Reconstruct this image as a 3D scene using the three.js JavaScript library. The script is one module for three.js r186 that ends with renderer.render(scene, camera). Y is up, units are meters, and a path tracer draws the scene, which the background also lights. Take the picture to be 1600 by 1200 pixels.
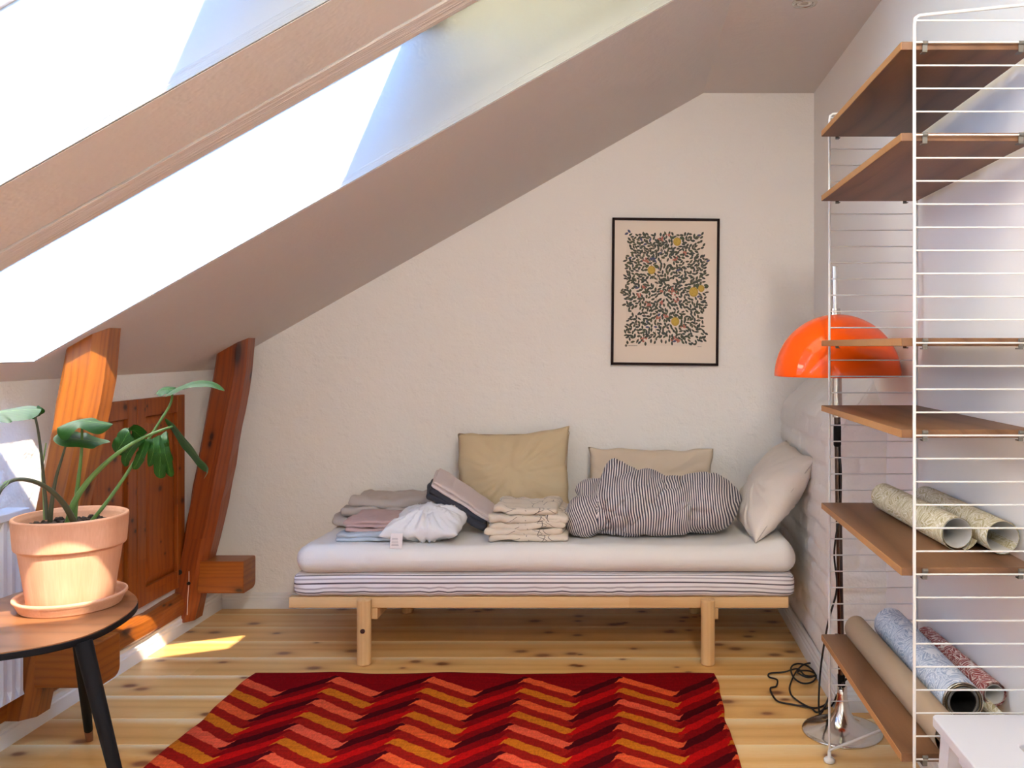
import * as THREE from 'three';
import { Sky } from 'three/addons/objects/Sky.js';
import { mergeGeometries } from 'three/addons/utils/BufferGeometryUtils.js';
import { RoundedBoxGeometry } from 'three/addons/geometries/RoundedBoxGeometry.js';

// ------------------------------------------------------------------ camera, sky, sun, exposure
const scene = new THREE.Scene();
const F = 1388, CX = 983, CY = 541, EYE = 1.28;          // focal length and principal point (1600 x 1200), eye height
const camera = new THREE.PerspectiveCamera(2 * Math.atan(600 / F) * 180 / Math.PI, 1600 / 1200, 0.05, 200);
camera.position.set(0, EYE, 0);
camera.lookAt(0, EYE, -1);
camera.setViewOffset(1600, 1200, 800 - CX, 600 - CY, 1600, 1200);   // shifted lens
const renderer = new THREE.WebGLRenderer({ antialias: true });
renderer.toneMapping = THREE.LinearToneMapping;
renderer.toneMappingExposure = 6.3;
renderer.shadowMap.enabled = true;

const SUN = new THREE.Vector3(0.43, 1, 0.6).normalize();
const sky = new Sky();
sky.name = 'sky';
sky.scale.setScalar(1000);
sky.material.uniforms.turbidity.value = 9;
sky.material.uniforms.rayleigh.value = 0.2;
sky.material.uniforms.mieCoefficient.value = 0.005;
sky.material.uniforms.mieDirectionalG.value = 0.7;
sky.material.uniforms.sunPosition.value.copy(SUN);
scene.add(sky);
scene.backgroundIntensity = 1.05;

const sun = new THREE.DirectionalLight(new THREE.Color(1, 0.88, 0.70), 2.3);
sun.name = 'sun';
sun.position.copy(SUN).multiplyScalar(12).add(new THREE.Vector3(-0.5, 0, -2));
sun.target.position.set(-0.5, 0, -2);
sun.castShadow = true;
sun.shadow.mapSize.set(4096, 4096);
Object.assign(sun.shadow.camera, { left: -5, right: 5, top: 5, bottom: -5, near: 1, far: 30 });
scene.add(sun, sun.target);

// ------------------------------------------------------------------ helpers
const V = (x, y, z) => new THREE.Vector3(x, y, z);
const P = (x, y, Z) => V((x - CX) * Z / F, EYE - (y - CY) * Z / F, -Z);     // the point at depth Z that the camera sees at a pixel
const PY = (x, y, Y) => P(x, y, (EYE - Y) * F / (y - CY));                   // ... at height Y
function rng(seed) { let a = seed >>> 0; return () => { a = (a + 0x6d2b79f5) | 0; let t = Math.imul(a ^ (a >>> 15), 1 | a); t = (t + Math.imul(t ^ (t >>> 7), 61 | t)) ^ t; return ((t ^ (t >>> 14)) >>> 0) / 4294967296; }; }
const hash = (x, y, z, s) => { let h = Math.imul(x, 374761393) ^ Math.imul(y, 668265263) ^ Math.imul(z, 1274126177) ^ Math.imul(s, 974711); h = Math.imul(h ^ (h >>> 13), 1274126177); return ((h ^ (h >>> 16)) >>> 0) / 4294967296; };
const fade = (t) => t * t * (3 - 2 * t), mix = (a, b, t) => a + (b - a) * t, clamp = (x, a = 0, b = 1) => Math.min(b, Math.max(a, x));
const smooth = (a, b, x) => fade(clamp((x - a) / (b - a)));
function noise3(x, y, z, s = 1) {
  const ix = Math.floor(x), iy = Math.floor(y), iz = Math.floor(z), u = fade(x - ix), v = fade(y - iy), w = fade(z - iz);
  const c = (a, b, d) => hash(ix + a, iy + b, iz + d, s);
  return mix(mix(mix(c(0, 0, 0), c(1, 0, 0), u), mix(c(0, 1, 0), c(1, 1, 0), u), v), mix(mix(c(0, 0, 1), c(1, 0, 1), u), mix(c(0, 1, 1), c(1, 1, 1), u), v), w) * 2 - 1;
}
function noise2(x, y, s = 1) {
  const ix = Math.floor(x), iy = Math.floor(y), u = fade(x - ix), v = fade(y - iy);
  return mix(mix(hash(ix, iy, 0, s), hash(ix + 1, iy, 0, s), u), mix(hash(ix, iy + 1, 0, s), hash(ix + 1, iy + 1, 0, s), u), v) * 2 - 1;
}
const fbm2 = (x, y, o = 4, s = 1) => { let r = 0, a = 0.5; for (let i = 0; i < o; i++) { r += a * noise2(x, y, s + i); x *= 2.03; y *= 2.03; a *= 0.5; } return r; };
const fbm3 = (x, y, z, o = 3, s = 1) => { let r = 0, a = 0.5; for (let i = 0; i < o; i++) { r += a * noise3(x, y, z, s + i); x *= 2.03; y *= 2.03; z *= 2.03; a *= 0.5; } return r; };

function dataTex(w, h, fn, srgb = true) {                    // fn(x, y) -> [r, g, b] in 0..255
  const d = new Uint8Array(w * h * 4);
  for (let y = 0; y < h; y++) for (let x = 0; x < w; x++) {
    const c = fn(x, y), o = (y * w + x) * 4;
    d[o] = clamp(c[0], 0, 255); d[o + 1] = clamp(c[1], 0, 255); d[o + 2] = clamp(c[2], 0, 255); d[o + 3] = 255;
  }
  const t = new THREE.DataTexture(d, w, h);
  t.magFilter = THREE.LinearFilter; t.minFilter = THREE.LinearMipmapLinearFilter; t.generateMipmaps = true;
  t.wrapS = t.wrapT = THREE.RepeatWrapping; t.anisotropy = 8;
  if (srgb) t.colorSpace = THREE.SRGBColorSpace;
  t.needsUpdate = true;
  return t;
}
function canvasTex(w, h, draw) {
  const c = document.createElement('canvas'); c.width = w; c.height = h;
  draw(c.getContext('2d'), w, h);
  const t = new THREE.CanvasTexture(c);
  t.colorSpace = THREE.SRGBColorSpace; t.wrapS = t.wrapT = THREE.RepeatWrapping; t.anisotropy = 8;
  return t;
}
const std = (o) => new THREE.MeshStandardMaterial(o), phy = (o) => new THREE.MeshPhysicalMaterial(o);
const lin = (r, g, b) => new THREE.Color().setRGB(r, g, b);
const rep = (t, u, v, ou = 0, ov = 0) => { const c = t.clone(); c.repeat.set(u, v); c.offset.set(ou, ov); c.needsUpdate = true; return c; };

const used = new Map();
const numbered = (n) => { const k = used.get(n) ?? 0; used.set(n, k + 1); return k ? n + '_' + String(k).padStart(3, '0') : n; };
function shadows(o) { o.castShadow = true; o.receiveShadow = true; return o; }
function thing(name, label, category, group, at) {
  const o = new THREE.Group(); o.name = numbered(name); o.userData = { label, category };
  if (group) o.userData.group = group;
  if (at) o.position.copy(at);
  scene.add(o); return o;
}
function part(name, geo, m, parent, label) {
  const o = shadows(new THREE.Mesh(geo, m)); o.name = name;
  if (label) o.userData.label = label;
  parent.add(o); return o;
}
function single(name, geo, m, label, category, group) {
  const o = shadows(new THREE.Mesh(geo, m)); o.name = numbered(name); o.userData = { label, category };
  if (group) o.userData.group = group;
  scene.add(o); return o;
}
function struct(name, geo, m) {
  const o = geo ? shadows(new THREE.Mesh(geo, m)) : new THREE.Group(); o.name = name; o.userData = { kind: 'structure' };
  scene.add(o); return o;
}
function merge(list) {
  return mergeGeometries(list.map((g) => { const n = g.index ? g.toNonIndexed() : g.clone(); for (const k of Object.keys(n.attributes)) if (!['position', 'normal', 'uv'].includes(k)) n.deleteAttribute(k); if (!n.attributes.uv) n.setAttribute('uv', new THREE.BufferAttribute(new Float32Array(n.attributes.position.count * 2), 2)); return n; }));
}
// uv in metres from the dominant side of every face
function boxUV(g0, su = 1, sv = 1, swap = false) {
  const g = g0.index ? g0.toNonIndexed() : g0, p = g.attributes.position, uv = new Float32Array(p.count * 2), a = V(), b = V(), c = V();
  for (let i = 0; i < p.count; i += 3) {
    a.fromBufferAttribute(p, i); b.fromBufferAttribute(p, i + 1); c.fromBufferAttribute(p, i + 2);
    const n = b.clone().sub(a).cross(c.clone().sub(a)), ax = Math.abs(n.x), ay = Math.abs(n.y), az = Math.abs(n.z);
    [a, b, c].forEach((q, k) => {
      let u, v;
      if (ax >= ay && ax >= az) { u = q.z; v = q.y; } else if (ay >= az) { u = q.x; v = q.z; } else { u = q.x; v = q.y; }
      if (swap) [u, v] = [v, u];
      uv[(i + k) * 2] = u * su; uv[(i + k) * 2 + 1] = v * sv;
    });
  }
  g.setAttribute('uv', new THREE.BufferAttribute(uv, 2));
  return g;
}
// normals averaged over equal positions, whatever the uv seams
function smoothNormals(g) {
  const p = g.attributes.position, ix = g.index, sums = new Map(), n = new Float32Array(p.count * 3), a = V(), b = V(), c = V();
  const key = (i) => Math.round(p.getX(i) * 2e4) + ',' + Math.round(p.getY(i) * 2e4) + ',' + Math.round(p.getZ(i) * 2e4);
  const keys = Array.from({ length: p.count }, (_, i) => key(i)), count = ix ? ix.count : p.count;
  for (let i = 0; i < count; i += 3) {
    const t = [0, 1, 2].map((k) => (ix ? ix.getX(i + k) : i + k));
    a.fromBufferAttribute(p, t[0]); b.fromBufferAttribute(p, t[1]); c.fromBufferAttribute(p, t[2]);
    const m = b.clone().sub(a).cross(c.clone().sub(a));
    for (const k of t) { const s = sums.get(keys[k]); if (s) s.add(m); else sums.set(keys[k], m.clone()); }
  }
  for (let i = 0; i < p.count; i++) { const s = sums.get(keys[i]); if (s) { const l = s.length() || 1; n[i * 3] = s.x / l; n[i * 3 + 1] = s.y / l; n[i * 3 + 2] = s.z / l; } }
  g.setAttribute('normal', new THREE.BufferAttribute(n, 3));
  return g;
}
const box = (x0, x1, y0, y1, z0, z1, r = 0.003, seg = 2) => {
  const w = x1 - x0, h = y1 - y0, d = z1 - z0, g = r > 0 ? new RoundedBoxGeometry(w, h, d, seg, Math.min(r, w / 2.01, h / 2.01, d / 2.01)) : new THREE.BoxGeometry(w, h, d);
  return g.translate((x0 + x1) / 2, (y0 + y1) / 2, (z0 + z1) / 2);
};
function rod(a, b, r0, r1 = r0, seg = 14) {
  const d = b.clone().sub(a), g = new THREE.CylinderGeometry(r1, r0, d.length(), seg);
  g.applyQuaternion(new THREE.Quaternion().setFromUnitVectors(V(0, 1, 0), d.clone().normalize()));
  return g.translate((a.x + b.x) / 2, (a.y + b.y) / 2, (a.z + b.z) / 2);
}
const tube = (pts, r, n = 60, seg = 8, closed = false) => new THREE.TubeGeometry(new THREE.CatmullRomCurve3(pts, closed, 'catmullrom', 0.5), n, r, seg, closed);
function taperTube(pts, r0, r1, n = 40, seg = 8) {
  const curve = new THREE.CatmullRomCurve3(pts), g = new THREE.TubeGeometry(curve, n, 1, seg), p = g.attributes.position, c = V(), q = V();
  for (let i = 0; i <= n; i++) {
    curve.getPointAt(i / n, c); const r = mix(r0, r1, i / n);
    for (let j = 0; j <= seg; j++) { const k = i * (seg + 1) + j; q.fromBufferAttribute(p, k).sub(c).multiplyScalar(r).add(c); p.setXYZ(k, q.x, q.y, q.z); }
  }
  return smoothNormals(g);
}
// a slab with soft rounded edges and a displacement; the base of the mattresses, folded cloth and the rug
function softSlab(w, h, d, r, nx, ny, nz, warp, uvf) {
  const g = new THREE.BoxGeometry(w, h, d, nx, ny, nz), p = g.attributes.position, uv = g.attributes.uv, q = V(), c = V(), face = g.attributes.normal.clone();
  for (let i = 0; i < p.count; i++) {
    q.fromBufferAttribute(p, i);
    if (uvf) { const u = uvf(q, face.getX(i), face.getY(i), face.getZ(i)); uv.setXY(i, u[0], u[1]); }
    c.set(clamp(q.x, -w / 2 + r, w / 2 - r), clamp(q.y, -h / 2 + Math.min(r, h / 2), h / 2 - Math.min(r, h / 2)), clamp(q.z, -d / 2 + r, d / 2 - r));
    const o = q.clone().sub(c); o.y *= r / Math.min(r, h / 2);
    const l = o.length();
    if (l > 1e-6) { o.multiplyScalar(r / l); o.y *= Math.min(r, h / 2) / r; q.copy(c).add(o); }
    if (warp) warp(q);
    p.setXYZ(i, q.x, q.y, q.z);
  }
  return smoothNormals(g);
}
function pillowGeo(w, h, t, seed, o = {}) {
  const n = 44, pos = [], uv = [], idx = [], pinch = o.pinch ?? 0.06, wr = o.wrinkle ?? 0.006;
  for (const s of [1, -1]) {
    const base = pos.length / 3;
    for (let j = 0; j <= n; j++) for (let i = 0; i <= n; i++) {
      const u = i / n * 2 - 1, v = j / n * 2 - 1, e = Math.pow(Math.max(0, (1 - Math.pow(Math.abs(u), 2.6)) * (1 - Math.pow(Math.abs(v), 2.6))), 0.55);
      let x = w / 2 * u * (1 - pinch * (1 - v * v) * Math.abs(u)), y = h / 2 * v * (1 - pinch * (1 - u * u) * Math.abs(v));
      const corner = Math.pow(Math.abs(u * v), 1.5), a = Math.atan2(v, u);
      let z = t / 2 * e;
      const fold = Math.abs(noise2(a * 6.5, seed * 3.1, seed)) * Math.sin(Math.PI * clamp(Math.hypot(u, v) / 1.5)) * 1.5;
      z += e * wr * (fbm2(x * 9 + seed * 7, y * 9, 3, seed) * 2.2 - fold * 1.6 - Math.abs(fbm2(x * 22 + 3 * y * 9, y * 8 - seed, 2, seed + 5)) * 1.2);
      if (o.bend) z += o.bend(u, v);
      x += noise2(v * 4, seed, 3) * 0.006; y += noise2(u * 4, seed + 9, 4) * 0.006;
      if (o.shape) { const q = o.shape(x, y, u, v); x = q[0]; y = q[1]; }
      pos.push(x, y, s > 0 ? z : (o.bend ? 2 * o.bend(u, v) : 0) - z); uv.push(x, y);
    }
    for (let j = 0; j < n; j++) for (let i = 0; i < n; i++) {
      const a = base + j * (n + 1) + i, b = a + 1, c = a + n + 1, d = c + 1;
      s > 0 ? idx.push(a, b, d, a, d, c) : idx.push(a, d, b, a, c, d);
    }
  }
  const g = new THREE.BufferGeometry();
  g.setAttribute('position', new THREE.Float32BufferAttribute(pos, 3)); g.setAttribute('uv', new THREE.Float32BufferAttribute(uv, 2)); g.setIndex(idx);
  return smoothNormals(g);
}
function basis(o, center, ux, vy) {          // stands an object at center with its x along ux and its y near vy
  const x = ux.clone().normalize(), z = x.clone().cross(vy).normalize(), y = z.clone().cross(x);
  o.quaternion.setFromRotationMatrix(new THREE.Matrix4().makeBasis(x, y, z)); o.position.copy(center); return o;
}
// a closed surface around a centre from a field that is negative inside
function blob(center, field, nu, nv, rmax, post, uvf) {
  const pos = [], uv = [], idx = [], d = V(), q = V();
  for (let j = 0; j <= nv; j++) for (let i = 0; i <= nu; i++) {
    const th = i / nu * Math.PI * 2, ph = j / nv * Math.PI;
    d.set(Math.sin(ph) * Math.cos(th), Math.cos(ph), Math.sin(ph) * Math.sin(th));
    let lo = 0, hi = rmax;
    for (let k = 0; k < 22; k++) { const m = (lo + hi) / 2; q.copy(center).addScaledVector(d, m); if (field(q) < 0) lo = m; else hi = m; }
    q.copy(center).addScaledVector(d, lo);
    const u = uvf(q); if (post) post(q, d);
    pos.push(q.x, q.y, q.z); uv.push(u[0], u[1]);
  }
  for (let j = 0; j < nv; j++) for (let i = 0; i < nu; i++) { const a = j * (nu + 1) + i, b = a + 1, c = a + nu + 1, e = c + 1; idx.push(a, b, e, a, e, c); }
  const g = new THREE.BufferGeometry();
  g.setAttribute('position', new THREE.Float32BufferAttribute(pos, 3)); g.setAttribute('uv', new THREE.Float32BufferAttribute(uv, 2)); g.setIndex(idx);
  return smoothNormals(g);
}
const smin = (a, b, k) => { const h = clamp(0.5 + 0.5 * (b - a) / k); return mix(b, a, h) - k * h * (1 - h); };

// ------------------------------------------------------------------ textures
function woodTex(w, h, o) {            // grain along u; rows of boards of their own stacked along v
  const rows = o.rows ?? 1, R = rng(o.seed), knots = [];
  for (let r = 0; r < rows; r++) for (let k = 0; k < o.knots; k++) knots.push([R() * w, (r + 0.12 + 0.76 * R()) * h / rows, (0.5 + R()) * o.knotSize, r]);
  const tone = Array.from({ length: rows }, () => R() * 2 - 1), off = Array.from({ length: rows }, () => R() * 100);
  const C = (x) => [(x >> 16) & 255, (x >> 8) & 255, x & 255], base = C(o.base), dark = C(o.dark), light = C(o.light), kc = C(o.knot ?? o.dark);
  return dataTex(w, h, (x, y) => {
    const r = Math.floor(y * rows / h), vy = y * rows / h - r;
    let warp = 0, kd = 0;
    for (const k of knots) {
      if (k[3] !== r) continue;
      let dx = Math.abs(x - k[0]); dx = Math.min(dx, w - dx);
      const dy = y - k[1], e = (dx / (k[2] * 1.7)) ** 2 + (dy / k[2]) ** 2;
      warp += Math.sign(dy) * k[2] / (h / rows) * Math.exp(-e / 7) * 0.9;
      kd = Math.max(kd, Math.exp(-Math.pow(e, 1.2)) + 0.3 * Math.exp(-e / 5));
    }
    const px = x / w * o.len, edge = Math.min(px, o.len - px), n1 = noise2(px * 0.7 + off[r], vy * 2 + off[r], 11) * smooth(0, 0.4, edge);
    const g = (vy + warp * 0.5 + n1 * 0.22 + 0.02 * noise2(px * 6, vy * 9 + off[r], 5)) * o.rings + off[r];
    const ring = Math.abs((g - Math.floor(g)) * 2 - 1), late = Math.pow(1 - ring, 2.2);
    const fib = noise2(px * 26 + off[r], vy * (o.fibre ?? 90) + off[r], 21) * 0.5 + noise2(px * 90, vy * (o.fibre ?? 90) * 2, 23) * 0.35;
    const sap = o.sap ? smooth(1 - o.sap, 1, vy + 0.05 * noise2(px * 1.2 + off[r], 0, 8)) : 0;
    let t = late * o.contrast + fib * 0.12 + tone[r] * o.vary + 0.16 * noise2(px * 1.1 + off[r], vy * 3, 31);
    const c = [0, 1, 2].map((i) => t > 0 ? mix(base[i], dark[i], clamp(t)) : mix(base[i], light[i], clamp(-t * 1.4)));
    return c.map((q, i) => mix(mix(q, light[i], sap * 0.8), kc[i], clamp(kd) * 0.85));
  });
}
const FLOOR_ROWS = 8;
const texFloor = woodTex(2048, 1024, { seed: 5, rows: FLOOR_ROWS, len: 3, rings: 2.6, contrast: 0.42, vary: 0.14, knots: 13, knotSize: 7.5, base: 0xe4b068, dark: 0xc2863f, light: 0xf6e2b6, knot: 0x6e3a1c, sap: 0.3, fibre: 50 });
const texOak = woodTex(1024, 256, { seed: 9, rows: 2, len: 1.6, rings: 7, contrast: 0.34, vary: 0.12, knots: 6, knotSize: 8, base: 0x9a5310, dark: 0x5e2506, light: 0xb9741d, knot: 0x210a03, fibre: 44 });
const texDoor = woodTex(1024, 512, { seed: 14, rows: 4, len: 1.0, rings: 4, contrast: 0.34, vary: 0.12, knots: 3, knotSize: 8, base: 0x9a4e10, dark: 0x6a2a07, light: 0xb2691c, knot: 0x331004, fibre: 60 });
const texPine = woodTex(1024, 256, { seed: 21, rows: 2, len: 2, rings: 2.5, contrast: 0.34, vary: 0.06, knots: 3, knotSize: 6, base: 0xdcb27c, dark: 0xc08a50, light: 0xecce9e, knot: 0x8a5228, fibre: 60 });
const texWalnut = woodTex(1024, 512, { seed: 33, rows: 2, len: 1, rings: 4.2, contrast: 0.55, vary: 0.05, knots: 0, knotSize: 1, base: 0x7c5638, dark: 0x54341c, light: 0x936c49, fibre: 110 });
const plasterBump = dataTex(1024, 1024, (x, y) => {
  const u = x / 1024, v = y / 1024, px = u * 4, py = v * 4, e = Math.min(smooth(0, 0.05, Math.min(u, 1 - u)), smooth(0, 0.05, Math.min(v, 1 - v)));
  const n = fbm2(px * 3, py * 3, 4, 40) * 0.9 + fbm2(px * 7 + 2 * fbm2(px * 2, py * 2, 2, 3), py * 15, 3, 51) * 0.4 + Math.max(0, fbm2(px * 13, py * 13, 3, 62)) * 0.7 + noise2(px * 90, py * 90, 71) * 0.12;
  const g = 128 + n * e * 95; return [g, g, g];
}, false);
const weaveBump = dataTex(256, 256, (x, y) => { const g = 128 + 60 * Math.sin(x * Math.PI / 4) * Math.sin(y * Math.PI / 4) + 50 * noise2(x / 3, y / 9, 2) + 50 * noise2(x / 9, y / 3, 3); return [g, g, g]; }, false);
const clayTex = dataTex(512, 256, (x, y) => { const n = fbm2(x / 60, y / 40, 4, 5) + 0.25 * noise2(x / 3, y / 3, 8), b = noise2(y / 7, 0, 4) * 0.25; const t = n * 0.5 + b; return [214 + t * 26, 158 + t * 30, 122 + t * 32]; });

// ------------------------------------------------------------------ materials
const M = {};
M.wall = std({ color: lin(0.86, 0.835, 0.80), roughness: 0.92, bumpMap: rep(plasterBump, 0.5, 0.5), bumpScale: 0.010 });
M.wallSmooth = std({ color: lin(0.92, 0.915, 0.91), roughness: 0.9, bumpMap: rep(plasterBump, 0.3, 0.3), bumpScale: 0.001 });
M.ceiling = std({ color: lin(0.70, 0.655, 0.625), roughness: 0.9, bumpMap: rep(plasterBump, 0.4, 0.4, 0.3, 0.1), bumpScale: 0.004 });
M.darkened_lining = std({ color: lin(0.43, 0.425, 0.40), roughness: 0.75, bumpMap: rep(plasterBump, 0.4, 0.4), bumpScale: 0.003 });  // shade put into the colour: white reveals darkened to hold down their brightness
M.trim = std({ color: lin(0.80, 0.79, 0.77), roughness: 0.38 });
M.floor = phy({ map: texFloor, roughness: 0.42, bumpMap: texFloor, bumpScale: 0.0006, clearcoat: 0.25, clearcoatRoughness: 0.3 });
M.timber = phy({ map: texOak, roughness: 0.45, bumpMap: texOak, bumpScale: 0.0025, clearcoat: 0.35, clearcoatRoughness: 0.25 });
M.door = phy({ map: texDoor, roughness: 0.45, clearcoat: 0.3, clearcoatRoughness: 0.25 });
M.pine = std({ map: texPine, roughness: 0.5 });
M.walnut = std({ map: texWalnut, roughness: 0.48 });
M.walnutEdge = std({ map: texWalnut, color: lin(1, 1, 1), roughness: 0.5 });
M.whiteMetal = std({ color: lin(0.70, 0.69, 0.68), roughness: 0.35 });
M.black = phy({ color: lin(0.005, 0.005, 0.005), roughness: 0.7, specularIntensity: 0.4 });
M.cord = std({ color: lin(0.012, 0.01, 0.01), roughness: 0.7 });
M.chrome = std({ color: lin(0.72, 0.70, 0.66), roughness: 0.16, metalness: 1 });
M.steel = std({ color: lin(0.62, 0.59, 0.54), roughness: 0.24, metalness: 1 });
M.clip = std({ color: lin(0.17, 0.16, 0.145), roughness: 0.6, metalness: 0.5 });
M.glass = phy({ color: 0xffffff, transmission: 1, roughness: 0, thickness: 0, ior: 1.45 });
M.white = std({ color: lin(0.60, 0.60, 0.65), roughness: 0.4 });
const cloth = (r, g, b, o = {}) => phy({ color: lin(r, g, b), roughness: 0.95, bumpMap: rep(weaveBump, 12, 12), bumpScale: 0.0008, sheen: 0.25, sheenRoughness: 0.6, sheenColor: lin(1, 0.97, 0.94), ...o });

// ------------------------------------------------------------------ the room
const ZB = 4.35, XL = -2.03, XR = 0.905, HC = 2.52, TAN = 0.566, KNEE = 2.314 + TAN * XL, ZF = -0.9;    // depth of back wall, knee wall, right wall, ceiling height, slope
const ANG = Math.atan(TAN), CO = Math.cos(ANG), SI = Math.sin(ANG);
const slopeY = (x) => 2.314 + TAN * x;
{
  const wallPart = (g) => boxUV(g);
  const w = struct('wall_back', wallPart(new THREE.BoxGeometry(3.9, 3.3, 0.25).translate(-0.55, 1.35, -ZB - 0.125)), M.wall);
  struct('wall_right', wallPart(new THREE.BoxGeometry(0.25, 3.2, 7.4).translate(XR + 0.125, 1.3, -0.85)), M.wallSmooth);
  const fs = new THREE.Shape([[-2.5, -0.3], [1.4, -0.3], [1.4, 3], [-2.5, 3]].map(([a, b]) => new THREE.Vector2(a, b)));
  fs.holes.push(new THREE.Path([[-1.35, 0.1], [-1.35, 2.25 - 0.75], [0.0, 2.25], [0.75, 2.25], [0.75, 0.1]].map(([a, b]) => new THREE.Vector2(a, b))));
  struct('wall_front', wallPart(new THREE.ExtrudeGeometry(fs, { depth: 0.25, bevelEnabled: false }).translate(0, 0, -ZF)), M.wall);
  struct('wall_left', wallPart(new THREE.BoxGeometry(0.3, 1.6, 7.4).translate(XL - 0.15, 0.37, -0.85)), M.wall);
}
{ // window added behind the camera; its sunlit cream blind gives warm fill light
  const w = struct('window_4'), s = new THREE.Shape([[-1.37, 0.08], [-1.37, 1.52], [-0.01, 2.27], [0.77, 2.27], [0.77, 0.08]].map(([a, b]) => new THREE.Vector2(a, b)));
  part('blind', new THREE.ExtrudeGeometry(s, { depth: 0.004, bevelEnabled: false }).translate(0, 0, -ZF + 0.20), phy({ color: lin(0.95, 0.84, 0.70), roughness: 1, transmission: 0.55, thickness: 0 }), w);
}
// old masonry bulge in the right corner, plastered over
{
  const pos = [], uv = [], idx = [], ny = 110, na = 90, nb = 22, n = na + nb;
  for (let j = 0; j <= ny; j++) for (let i = 0; i <= n; i++) {
    const y = j / ny * 1.24, g = 1 - smooth(0.98, 1.2, y + 0.02 * noise2(i / 9, 0, 4));
    let x, Z, along, nx = 0, nz = 0;
    const xa = XR + 0.012 - 0.172 * g, zb = 3.126 + 0.19 * (1 - g);
    if (i <= na) { const t = i / na; x = xa; Z = mix(4.36, zb, t); nx = -1; along = 4.36 - Z; } else { const t = (i - na) / nb; x = mix(xa, XR + 0.012, t); Z = zb; nz = 1; along = 1.234 + (x - 0.745); }
    const row = y / 0.082, ri = Math.floor(row), bu = along / 0.26 + (ri % 2) * 0.5, jf = Math.min(Math.abs(row - Math.round(row)) * 0.082, Math.abs(bu - Math.round(bu)) * 0.26);
    let d = -0.007 * (1 - smooth(0.002, 0.02, jf)) * g + 0.008 * hash(ri, Math.floor(bu), 3, 5) * g + 0.006 * fbm2(along * 9, y * 9, 3, 9);
    if (i === na) d *= 0.3;
    d *= smooth(0, 0.06, 1.24 - y);
    if (j === ny) d = -0.01;
    pos.push(x + nx * d, y, -(Z - nz * d)); uv.push(along, y);
  }
  for (let j = 0; j < ny; j++) for (let i = 0; i < n; i++) { const a = j * (n + 1) + i, b = a + 1, c = a + n + 1, d = c + 1; idx.push(a, b, d, a, d, c); }
  const g = new THREE.BufferGeometry();
  g.setAttribute('position', new THREE.Float32BufferAttribute(pos, 3)); g.setAttribute('uv', new THREE.Float32BufferAttribute(uv, 2)); g.setIndex(idx);
  smoothNormals(g);
  struct('wall_corner', g, M.wall);
}
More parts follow.
